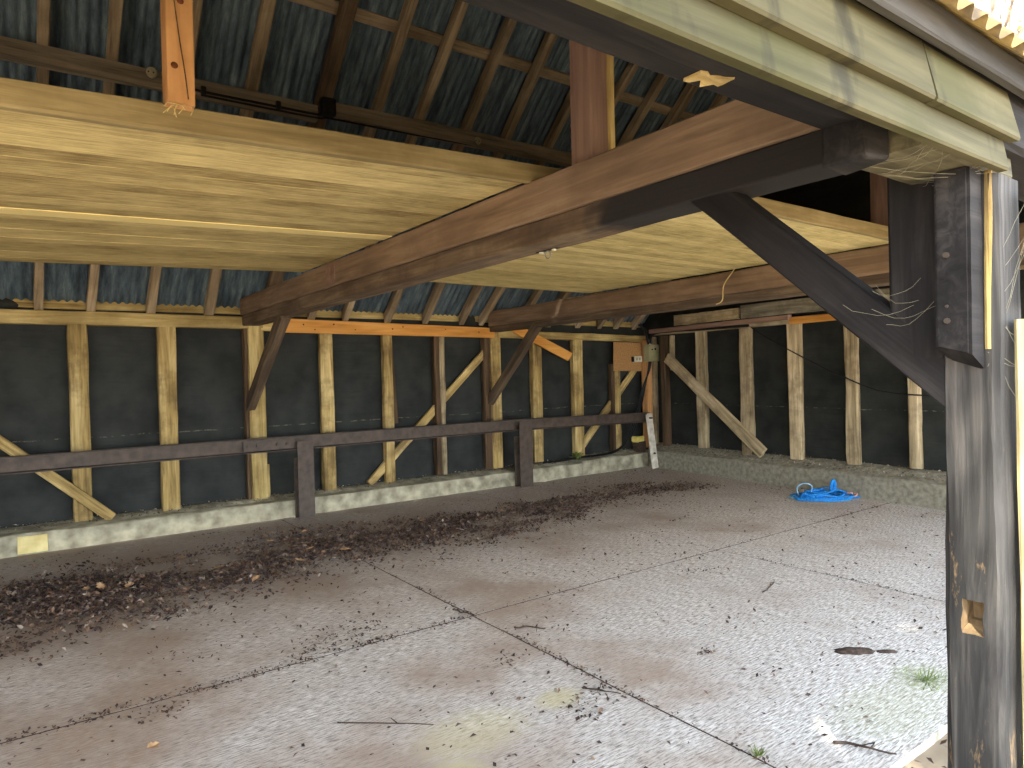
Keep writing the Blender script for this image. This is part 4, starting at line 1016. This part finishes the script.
# ------------------------------------------------------------------ trees outside
def tree(name, base, h, crown_c, crown_r, nb, nl, lmat, lsz, lb, seed, bare=False, hole=None):
    q = random.Random(seed); base = Vector(base)
    root = empty(name, base); tag(root, lb, 'tree')
    cc, cr_ = Vector(crown_c), Vector(crown_r)
    b = bmesh.new(); top = Vector((cc.x, cc.y, cc.z)); tr = [base, base.lerp(top, .4) + Vector((q.uniform(-.2, .2), q.uniform(-.2, .2), 0)), top]
    tube(b, spline([p - base for p in tr], 6), .2, 10, .06); link('trunk', b, BARK, root, smooth=True)
    b = bmesh.new(); tips = []
    for k in range(nb):
        d = Vector((q.gauss(0, 1), q.gauss(0, 1), q.gauss(0, .8))).normalized()
        e = cc + Vector((d.x * cr_.x, d.y * cr_.y, d.z * cr_.z)) * q.uniform(.6, 1)
        s = base.lerp(top, q.uniform(.55, 1.0)); mid = s.lerp(e, .5) + Vector((q.uniform(-.3, .3), q.uniform(-.3, .3), q.uniform(0, .4)))
        pts = spline([s, mid, e], 5); tube(b, [p - base for p in pts], .035, 5, .006); tips += pts[4:]
        for _ in range(5):
            s2 = q.choice(pts[3:]); e2 = s2 + Vector((q.uniform(-1, 1), q.uniform(-1, 1), q.uniform(-.6, .8))) * .8
            pp = [s2, s2.lerp(e2, .5) + Vector((q.uniform(-.1, .1), q.uniform(-.1, .1), .05)), e2]; tube(b, [p - base for p in pp], .012, 4, .004); tips += pp[1:]
    link('branches', b, BARK, root)
    b = bmesh.new()
    for k in range(nl):
        t = q.choice(tips); c = t + Vector((q.gauss(0, .25), q.gauss(0, .25), q.gauss(0, .25)))
        if hole and any((c - hp_).cross(hd).length < hr + lsz * .55 for hp_, hd, hr in hole): continue
        n_ = Vector((q.gauss(0, 1), q.gauss(0, 1), q.gauss(0, 1))).normalized(); u = n_.orthogonal().normalized(); v = n_.cross(u); s = lsz * q.uniform(.6, 1.3)
        vs = [b.verts.new(c - base + w_) for w_ in (-u * s, v * s * .5 + n_ * s * .15, u * s, -v * s * .5 + n_ * s * .15)]
        b.faces.new(vs)
    o = link('foliage', b, lmat, root); o['kind'] = 'stuff'
    return root
tree('bare_tree', (7.5, -2.6, -.1), 12, (6.2, -2.9, 9.6), (3.6, 3.2, 2.6), 14, 420, YLEAF, .06, 'nearly bare tree with yellow leaves seen above the roof edge at the upper right', 4)

SUN = Vector((-.42, -.46, .78)).normalized()
holes = [(Vector((-6.44, -7.105, 1.42)), SUN, .075), (Vector((-6.44, -7.10, 1.29)), SUN, .07), (Vector((-6.44, -7.085, 1.08)), SUN, .06), (Vector((-6.44, -7.10, .88)), SUN, .05), (Vector((-6.44, -7.10, .55)), SUN, .04), (Vector((-6.3, -7.15, .9)), SUN, .12)]  # gaps shaped into the unseen tree's crown so sun dapples the post
CC = Vector((-6.6, -6.9, .9)) + SUN * 8.2
tree('leafy_tree', (CC.x - 1.0, CC.y - .6, -.1), 9, CC, (4.2, 3.0, 1.8), 110, 32000, GREEN, .125, 'leafy tree standing outside behind the photographer, shading the open front', 9, hole=holes)

# ------------------------------------------------------------------ light
wd = D.worlds.new('world'); SC.world = wd; wd.use_nodes = True
nt = wd.node_tree; nt.nodes.clear()
wo = nt.nodes.new('ShaderNodeOutputWorld'); bg = nt.nodes.new('ShaderNodeBackground'); nt.links.new(bg.outputs[0], wo.inputs[0])
tc = nt.nodes.new('ShaderNodeTexCoord'); sp = nt.nodes.new('ShaderNodeSeparateXYZ'); nt.links.new(tc.outputs['Generated'], sp.inputs[0])
r = nt.nodes.new('ShaderNodeValToRGB'); nt.links.new(sp.outputs[2], r.inputs[0])
r.color_ramp.elements[0].position = 0; r.color_ramp.elements[0].color = (1.5, 1.55, 1.6, 1); r.color_ramp.elements[1].position = .7; r.color_ramp.elements[1].color = (.62, .78, 1, 1)
nt.links.new(r.outputs[0], bg.inputs[0]); bg.inputs[1].default_value = 1.0
sl = D.lights.new('sun', 'SUN'); sl.energy = 9; sl.angle = math.radians(.9); sl.color = (1, .94, .82)
so_ = D.objects.new('sun', sl); COL.objects.link(so_); so_.rotation_euler = SUN.to_track_quat('Z', 'Y').to_euler(); so_.location = (-12, -14, 14)

vs = SC.view_settings
SC.display_settings.display_device = 'sRGB'
vs.view_transform = 'Standard'; vs.look = 'None'; vs.gamma = 1; vs.use_curve_mapping = False
vs.exposure = 2.7
SC.cycles.max_bounces = 10; SC.cycles.diffuse_bounces = 6
